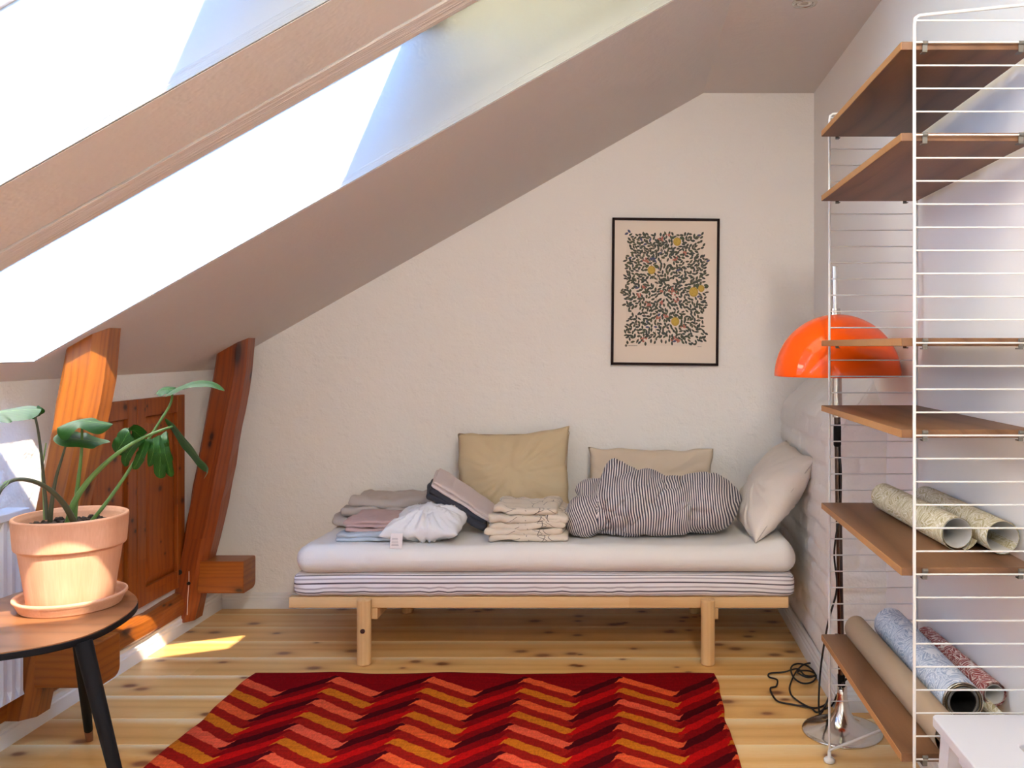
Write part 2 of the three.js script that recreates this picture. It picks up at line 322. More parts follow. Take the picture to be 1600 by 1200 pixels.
// ceiling: sloping slab with two light wells in view and one added out of view, and the flat part
const SLAB = 0.36;
const slopeMat = new THREE.Matrix4().makeBasis(V(CO, SI, 0), V(0, 0, -1), V(-SI, CO, 0)).setPosition(V(XL, KNEE, 0));   // (s along the slope, depth, out of the roof)
const S0 = (-1.92 - XL) / CO, S1 = (0.27 - XL) / CO, SG = 1.746;
const wells = [[2.12, 2.865], [1.04, 1.785], [-0.04, 0.705]];  // the third is unseen, added overhead to bring in more light
{
  const s = new THREE.Shape([[-0.5, ZF - 0.3], [3.5, ZF - 0.3], [3.5, ZB + 0.3], [-0.5, ZB + 0.3]].map(([a, b]) => new THREE.Vector2(a, b)));
  for (const [a, b] of wells) s.holes.push(new THREE.Path([[S0, a], [S0, b], [S1, b], [S1, a]].map(([p, q]) => new THREE.Vector2(p, q))));
  const g = new THREE.ExtrudeGeometry(s, { depth: SLAB, bevelEnabled: false });
  const uvs = boxUV(g); uvs.applyMatrix4(slopeMat);
  const xc = (HC - 2.314) / TAN;
  const flat = boxUV(new THREE.BoxGeometry(1.4 - xc, 0.4, 7.5).translate((xc + 1.4) / 2, HC + 0.2, -0.85));
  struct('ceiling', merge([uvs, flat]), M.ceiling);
  wells.forEach(([a, b], i) => {
    const w = struct('window_' + (i + 1)), put = (g) => g.applyMatrix4(slopeMat), B = (s0, s1, z0, z1, d0, d1, r = 0.004) => put(box(s0, s1, z0, z1, d0, d1, r));
    const gn = b - 0.51, gf = b - 0.012;                                                        // the pane: its near and far edges
    part('window_frame', merge([B(S0 - 0.02, S1 + 0.02, gf, b + 0.02, 0.31, 0.37), B(S0 - 0.02, SG + 0.08, gn - 0.012, gn, 0.31, 0.37), B(S0 - 0.02, S1 + 0.02, a - 0.02, a + 0.03, 0.31, 0.37), B(S1 - 0.03, S1 + 0.02, a, b, 0.31, 0.37), B(S0 - 0.02, S0 + 0.05, gn, gf, 0.31, 0.37), B(SG, SG + 0.08, a + 0.02, gf, 0.31, 0.37)]), M.trim, w);
    const q = 0.004, lin1 = (g) => put(boxUV(g));
    part('darkened_lining', merge([lin1(box(S0, S1, b - q, b + 0.01, 0.024, 0.315, 0)), lin1(box(S0, S1, a - 0.01, a + q, 0.024, 0.315, 0)), lin1(box(S0 - 0.01, S0 + q, a, b, 0.024, 0.315, 0)), lin1(box(S1 - q, S1 + 0.01, a, b, 0.024, 0.315, 0))]), M.darkened_lining, w);
    part('pane', B(S0 + 0.05, SG, gn, gf, 0.335, 0.339, 0), M.glass, w);
    part('blind', B(SG + 0.08, S1 - 0.03, a + 0.03, gf, 0.33, 0.334, 0), M.blind = M.blind ?? phy({ color: lin(0.93, 0.88, 0.68), roughness: 1, transmission: 0.6, thickness: 0 }), w);
    part('trim', B(S0 - 0.05, S1, a - 0.085, a, -0.006, 0.001, 0.003), M.ceiling, w);
    part('added_diffuser', B(S0 + 0.05, SG, a + 0.03, gn - 0.012, 0.335, 0.339, 0), M.diffuser = M.diffuser ?? phy({ color: lin(0.93, 0.95, 0.97), roughness: 1, transmission: 0.6, thickness: 0 }), w);  // added diffuser: stops the direct sun and scatters it into the room
    part('trim', merge([B(S0, S1, b - 0.0055, b + 0.001, 0.001, 0.026, 0.001), B(S0, S1, a - 0.001, a + 0.0055, 0.001, 0.026, 0.001), B(S0 - 0.001, S0 + 0.006, a, b, 0, 0.026, 0.001)]), M.darkened_lining, w);
  });
}
// floor of wide pine planks, each one its own board
{
  const floor = struct('floor');
  const W = 0.2, R = rng(77);
  part('subfloor', new THREE.BoxGeometry(3.6, 0.1, 7.4).translate(-0.55, -0.075, -0.85), M.trim, floor);
  const prof = new THREE.Shape([[0.0006, -0.024], [W - 0.0006, -0.024], [W - 0.0006, -0.0012], [W - 0.0018, 0], [0.0018, 0], [0.0006, -0.0012]].map(([a, b]) => new THREE.Vector2(a, b)));
  const variants = [];
  for (let k = 0; k < FLOOR_ROWS * 2; k++) {
    const g = new THREE.ExtrudeGeometry(prof, { depth: 3.0, bevelEnabled: false }), p = g.attributes.position, uv = g.attributes.uv, row = k % FLOOR_ROWS, sh = R();
    for (let i = 0; i < p.count; i++) { const v = p.getX(i) / W; uv.setXY(i, p.getZ(i) / 3.0 + sh, (row + 0.02 + 0.96 * (k < FLOOR_ROWS ? v : v)) / FLOOR_ROWS); }
    g.applyMatrix4(new THREE.Matrix4().makeBasis(V(0, 0, -1), V(0, 1, 0), V(1, 0, 0)));
    variants.push(g);
  }
  for (let k = 0, Z = 4.455 - W; Z > ZF - 0.1; Z -= W, k++) {
    const m = part(k ? 'plank_' + String(k).padStart(3, '0') : 'plank', variants[(k * 5 + 2) % variants.length], M.floor, floor);
    m.position.set(XL - 0.03, 0, -Z);
  }
}
// baseboards
{
  const prof = (h) => [[0, 0], [0.020, 0], [0.020, h * 0.55], [0.017, h * 0.6], [0.017, h * 0.72], [0.012, h * 0.8], [0.012, h * 0.9], [0.008, h * 0.97], [0.003, h], [0, h]].map(([a, b]) => new THREE.Vector2(a, b));
  const run = (h, len) => new THREE.ExtrudeGeometry(new THREE.Shape(prof(h)), { depth: len, bevelEnabled: false });
  const place = (g, out, along, at) => g.applyMatrix4(new THREE.Matrix4().makeBasis(out, V(0, 1, 0), along).setPosition(at));
  struct('baseboard_left', place(run(0.088, 6.9), V(1, 0, 0), V(0, 0, 1), V(XL + 0.026, 0, -ZB)).translate(0, 0, 0), M.trim);
  struct('baseboard_left_backing', new THREE.BoxGeometry(0.03, 0.086, 5.6).translate(XL + 0.013, 0.043, -ZB + 2.8), M.trim);
  struct('baseboard_back', place(run(0.074, 2.8), V(0, 0, 1), V(-1, 0, 0), V(0.76, 0, -ZB)), M.trim);
  struct('baseboard_corner', merge([place(run(0.085, 1.26), V(-1, 0, 0), V(0, 0, -1), V(0.742, 0, -3.1)), place(run(0.085, 0.2), V(0, 0, 1), V(-1, 0, 0), V(0.922, 0, -3.122)), box(0.722, 0.745, 0, 0.066, -3.122, -3.101, 0.002)]), M.trim);
  struct('baseboard_right', place(run(0.085, 5.7), V(-1, 0, 0), V(0, 0, -1), V(XR, 0, 2.6)), M.trim);
}
// recessed downlights in the flat ceiling: one in view, switched off; four lit ones added above and behind the camera as fill light
const FILL_I = 0.98, FILL_C = new THREE.Color(1, 0.92, 0.82);
for (const [x, Z, tx, ty, tz] of [[0.5, 0.95, -0.35, 0.9, 4.35], [0.42, 0.35, -1.0, 0.3, 4.2], [0.5, -0.25, 0.1, 0.6, 4.2], [0.42, -0.65, -0.5, 0.0, 3.3]]) {
  const t = thing('ceiling_spotlight', 'added fill spotlight in the flat ceiling above and behind the viewpoint', 'spotlight', 'added fill spotlights', V(x, HC, -Z));
  const lathe = (pts) => new THREE.LatheGeometry(pts.map(([a, b]) => new THREE.Vector2(a, b)), 32);
  part('ring', lathe([[0.034, 0.002], [0.034, -0.003], [0.038, -0.006], [0.045, -0.005], [0.048, 0]]), M.steel, t);
  part('lamp_glass', lathe([[0, -0.002], [0.034, -0.002], [0.034, 0.002], [0, 0.002]]), std({ color: 0xffffff, emissive: FILL_C, emissiveIntensity: 2 }), t);
  const l = new THREE.SpotLight(FILL_C, FILL_I, 0, 0.85, 1, 2); l.name = 'fill_beam';
  l.position.set(x, HC - 0.012, -Z); l.target.position.set(tx, ty, -tz); l.castShadow = true; l.shadow.radius = 3; l.shadow.mapSize.set(1024, 1024);
  scene.add(l, l.target);
}
{
  const t = thing('ceiling_spotlight', 'small round chrome recessed spotlight in the flat ceiling, switched off', 'spotlight', null, V(0.634, HC, -3.21));
  const lathe = (pts) => new THREE.LatheGeometry(pts.map(([a, b]) => new THREE.Vector2(a, b)), 40);
  part('ring', lathe([[0.028, 0.002], [0.030, -0.003], [0.036, -0.006], [0.043, -0.005], [0.046, 0]]), M.steel, t);
  part('reflector', lathe([[0.029, 0], [0.026, -0.0045], [0.020, -0.0035], [0.013, -0.002]]), M.chrome, t);
  part('lamp_glass', lathe([[0, -0.0035], [0.008, -0.0035], [0.013, -0.0022], [0.013, 0]]), std({ color: lin(0.5, 0.48, 0.42), roughness: 0.25 }), t);
}

// ------------------------------------------------------------------ timber frame on the left
function timberPost(bl, tl, zb, zt, wb, wt, d, seed) {         // left edges at bottom and top (x, y), front depths, widths, thickness
  const R = rng(seed), rows = 14, sec = [[0, 0.012], [0.012, 0], [0.70, 0], [1, 0.035], [1, d], [0, d]], pos = [], uv = [], idx = [];
  for (let j = 0; j <= rows; j++) {
    const t = j / rows, x0 = mix(bl[0], tl[0], t), y = mix(bl[1], tl[1], t), Z = mix(zb, zt, t), w = mix(wb, wt, Math.min(1, t * 2.2));
    let run = 0;
    sec.concat([sec[0]]).forEach(([a, b], k, all) => {
      const jig = (j && j < rows) ? (hash(j, k % 6, seed, 7) - 0.5) * 0.006 : 0;
      const px = x0 + (a <= 0.012 ? a : a === 0.7 ? w * 0.72 : w) + jig, pz = Z + b;
      const py = j === rows ? slopeY(px) + 0.012 : y;
      pos.push(px, py, -pz);
      if (k) run += Math.hypot((all[k][0] - all[k - 1][0]) * (all[k][0] <= 0.012 ? 1 : w), all[k][1] - all[k - 1][1]);
      uv.push(y / 1.6 + seed * 0.37, run / 0.36 + seed * 0.13);
    });
  }
  const n = sec.length + 1;
  for (let j = 0; j < rows; j++) for (let k = 0; k < n - 1; k++) { const a = j * n + k, b = a + 1, c = a + n, e = c + 1; idx.push(a, b, e, a, e, c); }
  for (const j of [0, rows]) for (let k = 1; k < n - 2; k++) { const a = j * n; j ? idx.push(a, a + k, a + k + 1) : idx.push(a, a + k + 1, a + k); }
  const g = new THREE.BufferGeometry();
  g.setAttribute('position', new THREE.Float32BufferAttribute(pos, 3)); g.setAttribute('uv', new THREE.Float32BufferAttribute(uv, 2)); g.setIndex(idx);
  const h = g.toNonIndexed(); h.computeVertexNormals(); return h;
}
function stub(x0, x1, y0, y1, z0, z1, ou) {
  const sh = new THREE.Shape(), r = 0.03;
  sh.moveTo(z0, y0 + r); sh.lineTo(z0, y1); sh.lineTo(z1 - r * 0.4, y1); sh.quadraticCurveTo(z1, y1, z1, y1 - r * 0.4); sh.lineTo(z1, y0 + r); sh.quadraticCurveTo(z1, y0, z1 - r * 1.2, y0); sh.lineTo(z0 + r * 0.4, y0); sh.quadraticCurveTo(z0, y0, z0, y0 + r * 0.4);
  const g = new THREE.ExtrudeGeometry(sh, { depth: x1 - x0, bevelEnabled: true, bevelSize: 0.004, bevelThickness: 0.004, bevelSegments: 2 });
  // shape axes: depth Z and height; extruded along x
  g.applyMatrix4(new THREE.Matrix4().makeBasis(V(0, 0, -1), V(0, 1, 0), V(1, 0, 0)).setPosition(V(x0, 0, 0)));
  const u = boxUV(g, 1 / 1.6, 1 / 0.36), uv = u.attributes.uv;
  for (let i = 0; i < uv.count; i++) uv.setXY(i, uv.getX(i) + ou, uv.getY(i) + ou * 0.7);
  return u;
}
{
  const a = thing('timber_post', 'sunlit leaning timber post behind the potted plant, knotty orange wood', 'post');
  part('post', timberPost([-2.035, 0.085], [-1.846, 1.26], 2.83, 2.905, 0.125, 0.128, 0.10, 1), M.timber, a);
  const dark = std({ color: lin(0.01, 0.006, 0.004), roughness: 0.8 });
  const hole = (x, y, Z, r) => new THREE.CylinderGeometry(r, r, 0.006, 14).rotateX(Math.PI / 2).translate(x, y, -Z);
  part('peg_hole', hole(-1.955, 0.235, 2.836, 0.012), dark, a); part('peg_hole', hole(-1.985, 0.29, 2.84, 0.008), dark, a);
  const b = thing('timber_post', 'leaning dark red-brown timber post in the back left corner, beside the daybed', 'post');
  const red = M.timber.clone(); red.color = lin(0.82, 0.58, 0.45);
  part('post', timberPost([-2.055, 0.05], [-1.893, 1.245], 3.95, 4.07, 0.105, 0.135, 0.11, 2), red, b);
  part('peg_hole', hole(-2.008, 0.27, 3.968, 0.011), dark, b);
  part('bolt', new THREE.SphereGeometry(0.008, 14, 10).translate(-1.965, 0.222, -3.962), dark, b);
  part('crack', tube([V(-1.966, 0.275, -3.968), V(-1.9655, 0.222, -3.9655), V(-1.967, 0.15, -3.958), V(-1.965, 0.085, -3.95)], 0.0018, 20, 6), std({ color: lin(0.75, 0.55, 0.42), roughness: 0.8 }), b, 'pale split running down the post');
  single('beam_end', stub(-2.05, -1.716, 0.182, 0.318, 2.856, 2.985, 0.1), M.timber, 'stubby sawn beam end under the round side table, jutting from the knee wall', 'beam');
  single('beam_end', stub(-2.05, -1.735, 0.172, 0.31, 3.99, 4.115, 0.55), M.timber, 'stubby sawn beam end jutting from the corner post beside the daybed', 'beam');
  // hewn sill beam that lies on the baseboard
  const L = 40, prof = [[0, 0.088], [0.050, 0.088], [0.056, 0.10], [0.052, 0.155], [0.035, 0.172], [0, 0.176]], pos = [], uv = [], idx = [], n = prof.length;
  for (let i = 0; i <= L; i++) prof.forEach(([x, y], k) => {
    const Z = mix(1.2, 4.16, i / L), w = k && k < n - 1 ? 1 : 0;
    pos.push(XL - 0.005 + x + w * 0.012 * fbm2(Z * 5, k * 3, 3, 6), y + (k > 1 ? 0.012 * fbm2(Z * 4, k * 7 + 4, 3, 8) : 0), -Z); uv.push(Z / 1.6 + 0.3, k * 0.13 + 0.2);
  });
  for (let i = 0; i < L; i++) for (let k = 0; k < n - 1; k++) { const q = i * n + k; idx.push(q, q + n, q + n + 1, q, q + n + 1, q + 1); }
  for (const i of [0, L]) for (let k = 1; k < n - 1; k++) idx.push(i * n, i * n + k, i * n + k + 1);
  const g = new THREE.BufferGeometry();
  g.setAttribute('position', new THREE.Float32BufferAttribute(pos, 3)); g.setAttribute('uv', new THREE.Float32BufferAttribute(uv, 2)); g.setIndex(idx);
  const h = g.toNonIndexed(); h.computeVertexNormals();
  single('sill_beam', h, M.timber, 'long rough-hewn timber sill beam lying along the left wall above the baseboard', 'beam');
}
// cupboard doors in the knee wall
function cupboardDoor(k, z0, z1) {                 // near and far depth
  const d = struct('door_' + k), y0 = 0.203, y1 = 1.062, x = XL, st = 0.062, rail = 0.075;
  const B = (ya, yb, za, zb, xa, xb, ov) => { const g = boxUV(box(x + xa, x + xb, ya, yb, -zb, -za, 0.003), 1 / 0.5, 1, true), uv = g.attributes.uv; for (let i = 0; i < uv.count; i++) uv.setXY(i, uv.getX(i) + ov, uv.getY(i) / 0.5 * 1 + ov); return g; };
  part('stile', B(y0, y1, z0, z0 + st, -0.01, 0.02, 0.1 * k), M.door, d); part('stile', B(y0, y1, z1 - st, z1, -0.01, 0.02, 0.3 * k), M.door, d);
  part('rail', B(y0, y0 + rail, z0 + st, z1 - st, -0.01, 0.018, 0.5), M.door, d); part('rail', B(y1 - rail, y1, z0 + st, z1 - st, -0.01, 0.018, 0.7), M.door, d);
  const za = z0 + st, zb = z1 - st, ya = y0 + rail, yb = y1 - rail, e = 0.035;
  const pos = [], f = (a, b, c, dd) => pos.push(...a, ...b, ...c, ...a, ...c, ...dd);
  const q = (y, z, xx) => [x + xx, y, -z], O = [[ya, zb], [ya, za], [yb, za], [yb, zb]], I = [[ya + e, zb - e], [ya + e, za + e], [yb - e, za + e], [yb - e, zb - e]];
  for (let i = 0; i < 4; i++) { const j = (i + 1) % 4; f(q(...O[i], 0.002), q(...O[j], 0.002), q(...I[j], 0.014), q(...I[i], 0.014)); }
  f(q(...I[0], 0.014), q(...I[1], 0.014), q(...I[2], 0.014), q(...I[3], 0.014));
  const g = new THREE.BufferGeometry(); g.setAttribute('position', new THREE.Float32BufferAttribute(pos, 3)); g.computeVertexNormals();
  part('panel', boxUV(g, 2, 2, true), M.door, d);
}
cupboardDoor(1, 3.245, 3.628); cupboardDoor(2, 3.634, 4.02);
// radiator
{
  const t = thing('radiator', 'white ribbed panel radiator on the left wall behind the side table', 'radiator', null, V(-1.965, 0.15, -2.2));
  const rib = [], n = 42, z0 = 1.55, z1 = 2.855, pos = [], idx = [];
  const cols = 34 * 6;
  for (let i = 0; i <= cols; i++) {
    const Z = mix(z0, z1, i / cols), ph = (i % 6) / 6, d = ph < 0.34 ? 0.0 : ph < 0.5 ? 0.011 : ph < 0.84 ? 0.011 : 0;
    for (const [yy, k] of [[0.17, 0], [0.2, 1], [0.70, 1], [0.735, 0]]) pos.push(-1.937 + 0.007 - d * k + 0.0, yy, -Z);
  }
  for (let i = 0; i < cols; i++) for (let k = 0; k < 3; k++) { const a = i * 4 + k; idx.push(a, a + 1, a + 5, a, a + 5, a + 4); }
  const g = new THREE.BufferGeometry(); g.setAttribute('position', new THREE.Float32BufferAttribute(pos, 3)); g.setIndex(idx);
  const h = g.toNonIndexed(); h.computeVertexNormals();
  const m = M.whiteMetal, o = V(1.965, -0.15, 2.2), add = (nm, gg) => part(nm, gg.translate(o.x, o.y, o.z), m, t);
  add('front_panel', h);
  add('body', box(-2.0, -1.942, 0.17, 0.735, -z1, -z0, 0.002));
  add('top_grille', box(-2.004, -1.926, 0.735, 0.762, -z1 - 0.004, -z0, 0.004));
  add('side_cover', box(-2.004, -1.928, 0.16, 0.75, -z1 - 0.006, -z1 + 0.001, 0.002));
}

// ------------------------------------------------------------------ side table, pot and plant
const TH = 0.56;
{
  const t = thing('side_table', 'leaf-shaped dark wood side table with black edge and splayed black legs', 'table');
  const edge = [[0, 1020], [70, 1009], [133, 993], [187, 967], [215, 940], [200, 922], [173, 910]].map(([x, y]) => PY(x, y, TH)).map((p) => [p.x, -p.z]);
  const pts = [...edge, [-1.68, 2.735], [-1.765, 2.66], [-1.80, 2.48], [-1.79, 2.2], [-1.735, 2.06], [-1.62, 2.02]].map(([a, b]) => V(a, b, 0));
  const outline = new THREE.CatmullRomCurve3(pts, true).getPoints(120).slice(0, -1).map((p) => new THREE.Vector2(p.x, p.y));
  const shape = new THREE.Shape(outline);
  const lay = new THREE.Matrix4().makeBasis(V(1, 0, 0), V(0, 0, -1), V(0, 1, 0));
  const top = new THREE.ExtrudeGeometry(shape, { depth: 0.003, bevelEnabled: false }).applyMatrix4(lay).translate(0, TH - 0.003, 0);
  const texTable = rep(texWalnut, 1, 1);
  part('table_top', boxUV(top, 0.9, 1.6), phy({ map: texTable, color: lin(1.5, 1.35, 1.2), roughness: 0.32, clearcoat: 0.4, clearcoatRoughness: 0.2 }), t);
  part('edge_band', new THREE.ExtrudeGeometry(shape, { depth: 0.012, bevelEnabled: true, bevelSize: 0.0015, bevelThickness: 0.002, bevelSegments: 2 }).applyMatrix4(lay).translate(0, TH - 0.0175, 0), M.black, t, 'black table edge');
  const tip = std({ color: lin(0.22, 0.07, 0.03), roughness: 0.4 });
  for (const [a, b] of [[PY(130, 1003, 0.545), V(-1.19, 0.0098, -2.16)], [PY(118, 946, 0.545), PY(140, 1157, 0.0)], [V(-1.66, 0.545, -2.16), V(-1.79, 0, -1.98)]]) {
    const k = a.clone().lerp(b, 0.91), l = part('leg', rod(a, k, 0.0205, 0.0125).clone(), M.black, t);
    part('leg_tip', rod(k, b, 0.0125, 0.0105), tip, l, 'brown leg tip');
  }
}
const potAt = V(-1.551, TH, -2.469);
{
  const L = (pts) => new THREE.LatheGeometry(pts.map(([a, b]) => new THREE.Vector2(a, b)), 72);
  const clay = std({ map: rep(clayTex, 2, 1), roughness: 0.9 });
  const s = thing('plant_saucer', 'round terracotta saucer under the flowerpot on the side table', 'saucer', null, potAt);
  part('dish', L([[0, 0.002], [0.118, 0.002], [0.121, 0], [0.124, 0.003], [0.134, 0.024], [0.139, 0.03], [0.138, 0.035], [0.132, 0.036], [0.127, 0.031], [0.118, 0.012], [0.112, 0.009], [0, 0.009]]), clay, s);
  const p = thing('potted_plant', 'monstera with long curving stems in a terracotta flowerpot', 'plant', null, V(potAt.x, TH + 0.0105, potAt.z));
  part('pot', L([[0, 0], [0.100, 0], [0.104, 0.003], [0.1255, 0.150], [0.1265, 0.156], [0.134, 0.1575], [0.136, 0.162], [0.1415, 0.236], [0.1405, 0.241], [0.136, 0.243], [0.131, 0.241], [0.128, 0.230], [0.1225, 0.226], [0.118, 0.19], [0, 0.19]]), clay, p);
  const soil = new THREE.CircleGeometry(0.1205, 40, 0, Math.PI * 2).rotateX(-Math.PI / 2).translate(0, 0.212, 0);
  { const R = rng(4), bits = [soil]; for (let i = 0; i < 90; i++) { const a = R() * 6.3, r = Math.sqrt(R()) * 0.11; bits.push(new THREE.IcosahedronGeometry(0.004 + R() * 0.006, 0).translate(Math.cos(a) * r, 0.214, Math.sin(a) * r)); } part('soil', merge(bits), std({ color: lin(0.035, 0.022, 0.014), roughness: 1 }), p).userData.kind = 'stuff'; }
  const o = p.position;
  const W = (x, y, Z) => P(x, y, Z).sub(o);
  const stemM = std({ color: lin(0.10, 0.20, 0.045), roughness: 0.5 }), stemD = std({ color: lin(0.055, 0.06, 0.03), roughness: 0.5 }), stemP = std({ color: lin(0.22, 0.33, 0.12), roughness: 0.5 });
  const leafTex = dataTex(256, 256, (x, y) => { const u = x / 256, v = Math.abs(y / 128 - 1), vein = Math.exp(-(((u * 9 + v * 3.2) % 1 - 0.5) ** 2) * 160) * (1 - v) * 0.5 + Math.exp(-v * v * 900), n = fbm2(u * 8, y / 32, 3, 4) * 0.18; return [36 + 60 * vein + 40 * n, 82 + 55 * vein + 60 * n, 22 + 40 * vein + 30 * n]; });
  const leafM = phy({ map: leafTex, roughness: 0.5, transmission: 0.22, thickness: 0, specularIntensity: 0.5, side: THREE.DoubleSide });
  const stems = [
    [[[74, 812, 2.43], [70, 770, 2.43], [65, 715, 2.42], [59, 670, 2.41], [53, 643, 2.40]], 0.0062, 0.0036, stemD],
    [[[70, 812, 2.5], [68, 770, 2.5], [66, 735, 2.5], [72, 692, 2.5]], 0.005, 0.002, stemP],
    [[[117, 818, 2.40], [100, 788, 2.36], [76, 764, 2.32], [48, 751, 2.28], [22, 750, 2.25], [4, 762, 2.22], [-8, 785, 2.2]], 0.0105, 0.0045, stemD],
    [[[78, 816, 2.45], [81, 785, 2.45], [88, 745, 2.46], [97, 715, 2.47], [105, 688, 2.48]], 0.0085, 0.003, stemD],
    [[[116, 815, 2.48], [120, 770, 2.48], [126, 720, 2.48], [128, 690, 2.48], [128, 657, 2.47]], 0.0085, 0.0035, stemM],
    [[[106, 818, 2.46], [116, 785, 2.46], [138, 752, 2.48], [172, 718, 2.5], [212, 690, 2.53], [245, 675, 2.56], [270, 666, 2.58]], 0.0115, 0.0042, stemM],
    [[[140, 818, 2.52], [165, 787, 2.54], [195, 745, 2.57], [225, 698, 2.6], [252, 655, 2.63], [266, 632, 2.65], [269, 618, 2.66], [267, 609, 2.66]], 0.0068, 0.0042, stemM],
  ];
  for (const [pts, r0, r1, m] of stems) part('stem', taperTube(pts.map((q) => W(...q)), r0 * 0.8, r1 * 0.8, 48, 10), m, p);
  // a leaf along a spine: side = direction across, hw(t) = half widths, droop = how far the margins hang
  function leaf(spine, side, hw, droop, o2 = {}) {
    const curve = new THREE.CatmullRomCurve3(spine.map((q) => W(...q))), n = 36, m = 10, pos = [], uv = [], idx = [], c = V(), tng = V(), q = V();
    for (let i = 0; i <= n; i++) {
      const t = i / n; curve.getPointAt(t, c); curve.getTangentAt(t, tng);
      const sd = side.clone().addScaledVector(tng, -side.dot(tng)).normalize(), up = sd.clone().cross(tng).normalize(); if (up.y < 0) up.negate();
      const cut = o2.cuts ? o2.cuts(t) : 1;
      for (let j = 0; j <= m; j++) {
        const v = j / m * 2 - 1, w = hw(t) * (v < 0 ? (o2.neg ?? 1) : 1) * mix(1, cut, Math.abs(v)), dr = (typeof droop === 'function' ? droop(t, v) : droop) * v * v;
        q.copy(c).addScaledVector(sd, v * w * Math.cos(Math.min(1.3, dr / 1.3))).addScaledVector(V(0, -1, 0), dr * w * 0.9).addScaledVector(up, 0.0012 * Math.sin(t * 15) * v * v);
        pos.push(q.x, q.y, q.z); uv.push(t, j / m);
      }
    }
    for (let i = 0; i < n; i++) for (let j = 0; j < m; j++) { const a = i * (m + 1) + j, b = a + 1, e = a + m + 1, f = e + 1; idx.push(a, e, f, a, f, b); }
    const g = new THREE.BufferGeometry();
    g.setAttribute('position', new THREE.Float32BufferAttribute(pos, 3)); g.setAttribute('uv', new THREE.Float32BufferAttribute(uv, 2)); g.setIndex(idx);
    return smoothNormals(g);
  }
  const heart = (w) => (t) => w * Math.pow(Math.sin(Math.PI * Math.pow(clamp(t, 0.001, 1), 0.62)), 0.75) + 0.001;
  const Zs = V(0, 0.05, 1);
  part('leaf', leaf([[64, 640, 2.42], [40, 640, 2.40], [0, 644, 2.36], [-50, 652, 2.3], [-95, 675, 2.26]], V(0, -0.12, 1), heart(0.10), 0.12), leafM, p);
  part('leaf', leaf([[51, 643, 2.41], [56, 640, 2.43], [63, 643, 2.44], [62, 650, 2.45]], V(-0.3, -0.5, 1), heart(0.02), 0.4), leafM, p);
  part('leaf', leaf([[90, 668, 2.45], [108, 660, 2.46], [128, 657, 2.47], [150, 660, 2.48], [176, 663, 2.5]], V(0, -0.16, 1), heart(0.055), (t, v) => (v > 0 ? 0.55 + 0.4 * Math.sin(t * 9) : 0.15)), leafM, p);
  part('leaf', leaf([[92, 677, 2.47], [108, 684, 2.47], [130, 687, 2.48], [152, 690, 2.5], [172, 691, 2.51]], V(0, -0.1, 1), heart(0.05), (t, v) => (v > 0 ? 0.2 : -0.12)), leafM, p);
  part('leaf', leaf([[268, 611, 2.66], [285, 602, 2.64], [308, 595, 2.62], [332, 598, 2.60], [350, 611, 2.58]], V(0, -0.1, 1), heart(0.055), 0.35), leafM, p);
  part('leaf', leaf([[270, 609, 2.66], [260, 607, 2.66], [250, 608, 2.66], [242, 617, 2.66]], V(0, -0.35, 1), heart(0.036), 0.25), leafM, p);
  part('leaf', leaf([[259, 654, 2.57], [270, 665, 2.58], [290, 690, 2.57], [310, 716, 2.56], [324, 733, 2.55], [319, 748, 2.55]], V(0.55, 0.45, 0.8), (t) => 0.036 * Math.pow(Math.sin(Math.PI * Math.pow(clamp(t, 0.01, 1), 0.8)), 0.6) + 0.001, 0.3), leafM, p);
  part('leaf', leaf([[14, 750, 2.24], [2, 762, 2.22], [-4, 778, 2.21]], V(1, 0, 0.4), heart(0.008), 0.1), stemP, p);
  // the split leaf that hangs from the long stem: fingers fanned from its midrib
  const fingers = [
    [[222, 684], [205, 672], [192, 690], [181, 708], [0.030, 0.034, 0.02]],
    [[224, 684], [206, 700], [197, 715], [195, 729], [0.022, 0.02, 0.008]],
    [[228, 686], [222, 705], [215, 722], [208, 733], [0.022, 0.017, 0.008]],
    [[240, 684], [240, 700], [237, 716], [232, 729], [0.022, 0.018, 0.006]],
    [[247, 682], [250, 705], [250, 726], [249, 747], [0.022, 0.021, 0.018]],
    [[254, 680], [257, 705], [263, 728], [267, 745], [0.02, 0.018, 0.012]],
    [[256, 676], [258, 690], [265, 708], [269, 720], [0.010, 0.007, 0.005]],
  ];
  const geos = fingers.map(([a, b, c, d, w], i) => leaf([[...a, 2.555], [...b, 2.545 - 0.004 * i], [...c, 2.54], [...d, 2.55]], V(1, 0.35, 0.25), (t) => (t < 0.5 ? mix(w[0], w[1], t * 2) : mix(w[1], w[2], t * 2 - 1)) * (t > 0.9 ? Math.sqrt((1 - t) * 10) * 0.8 + 0.2 : 1), 0.12));
  part('leaf', merge(geos), leafM, p, 'deeply split hanging leaf');
}

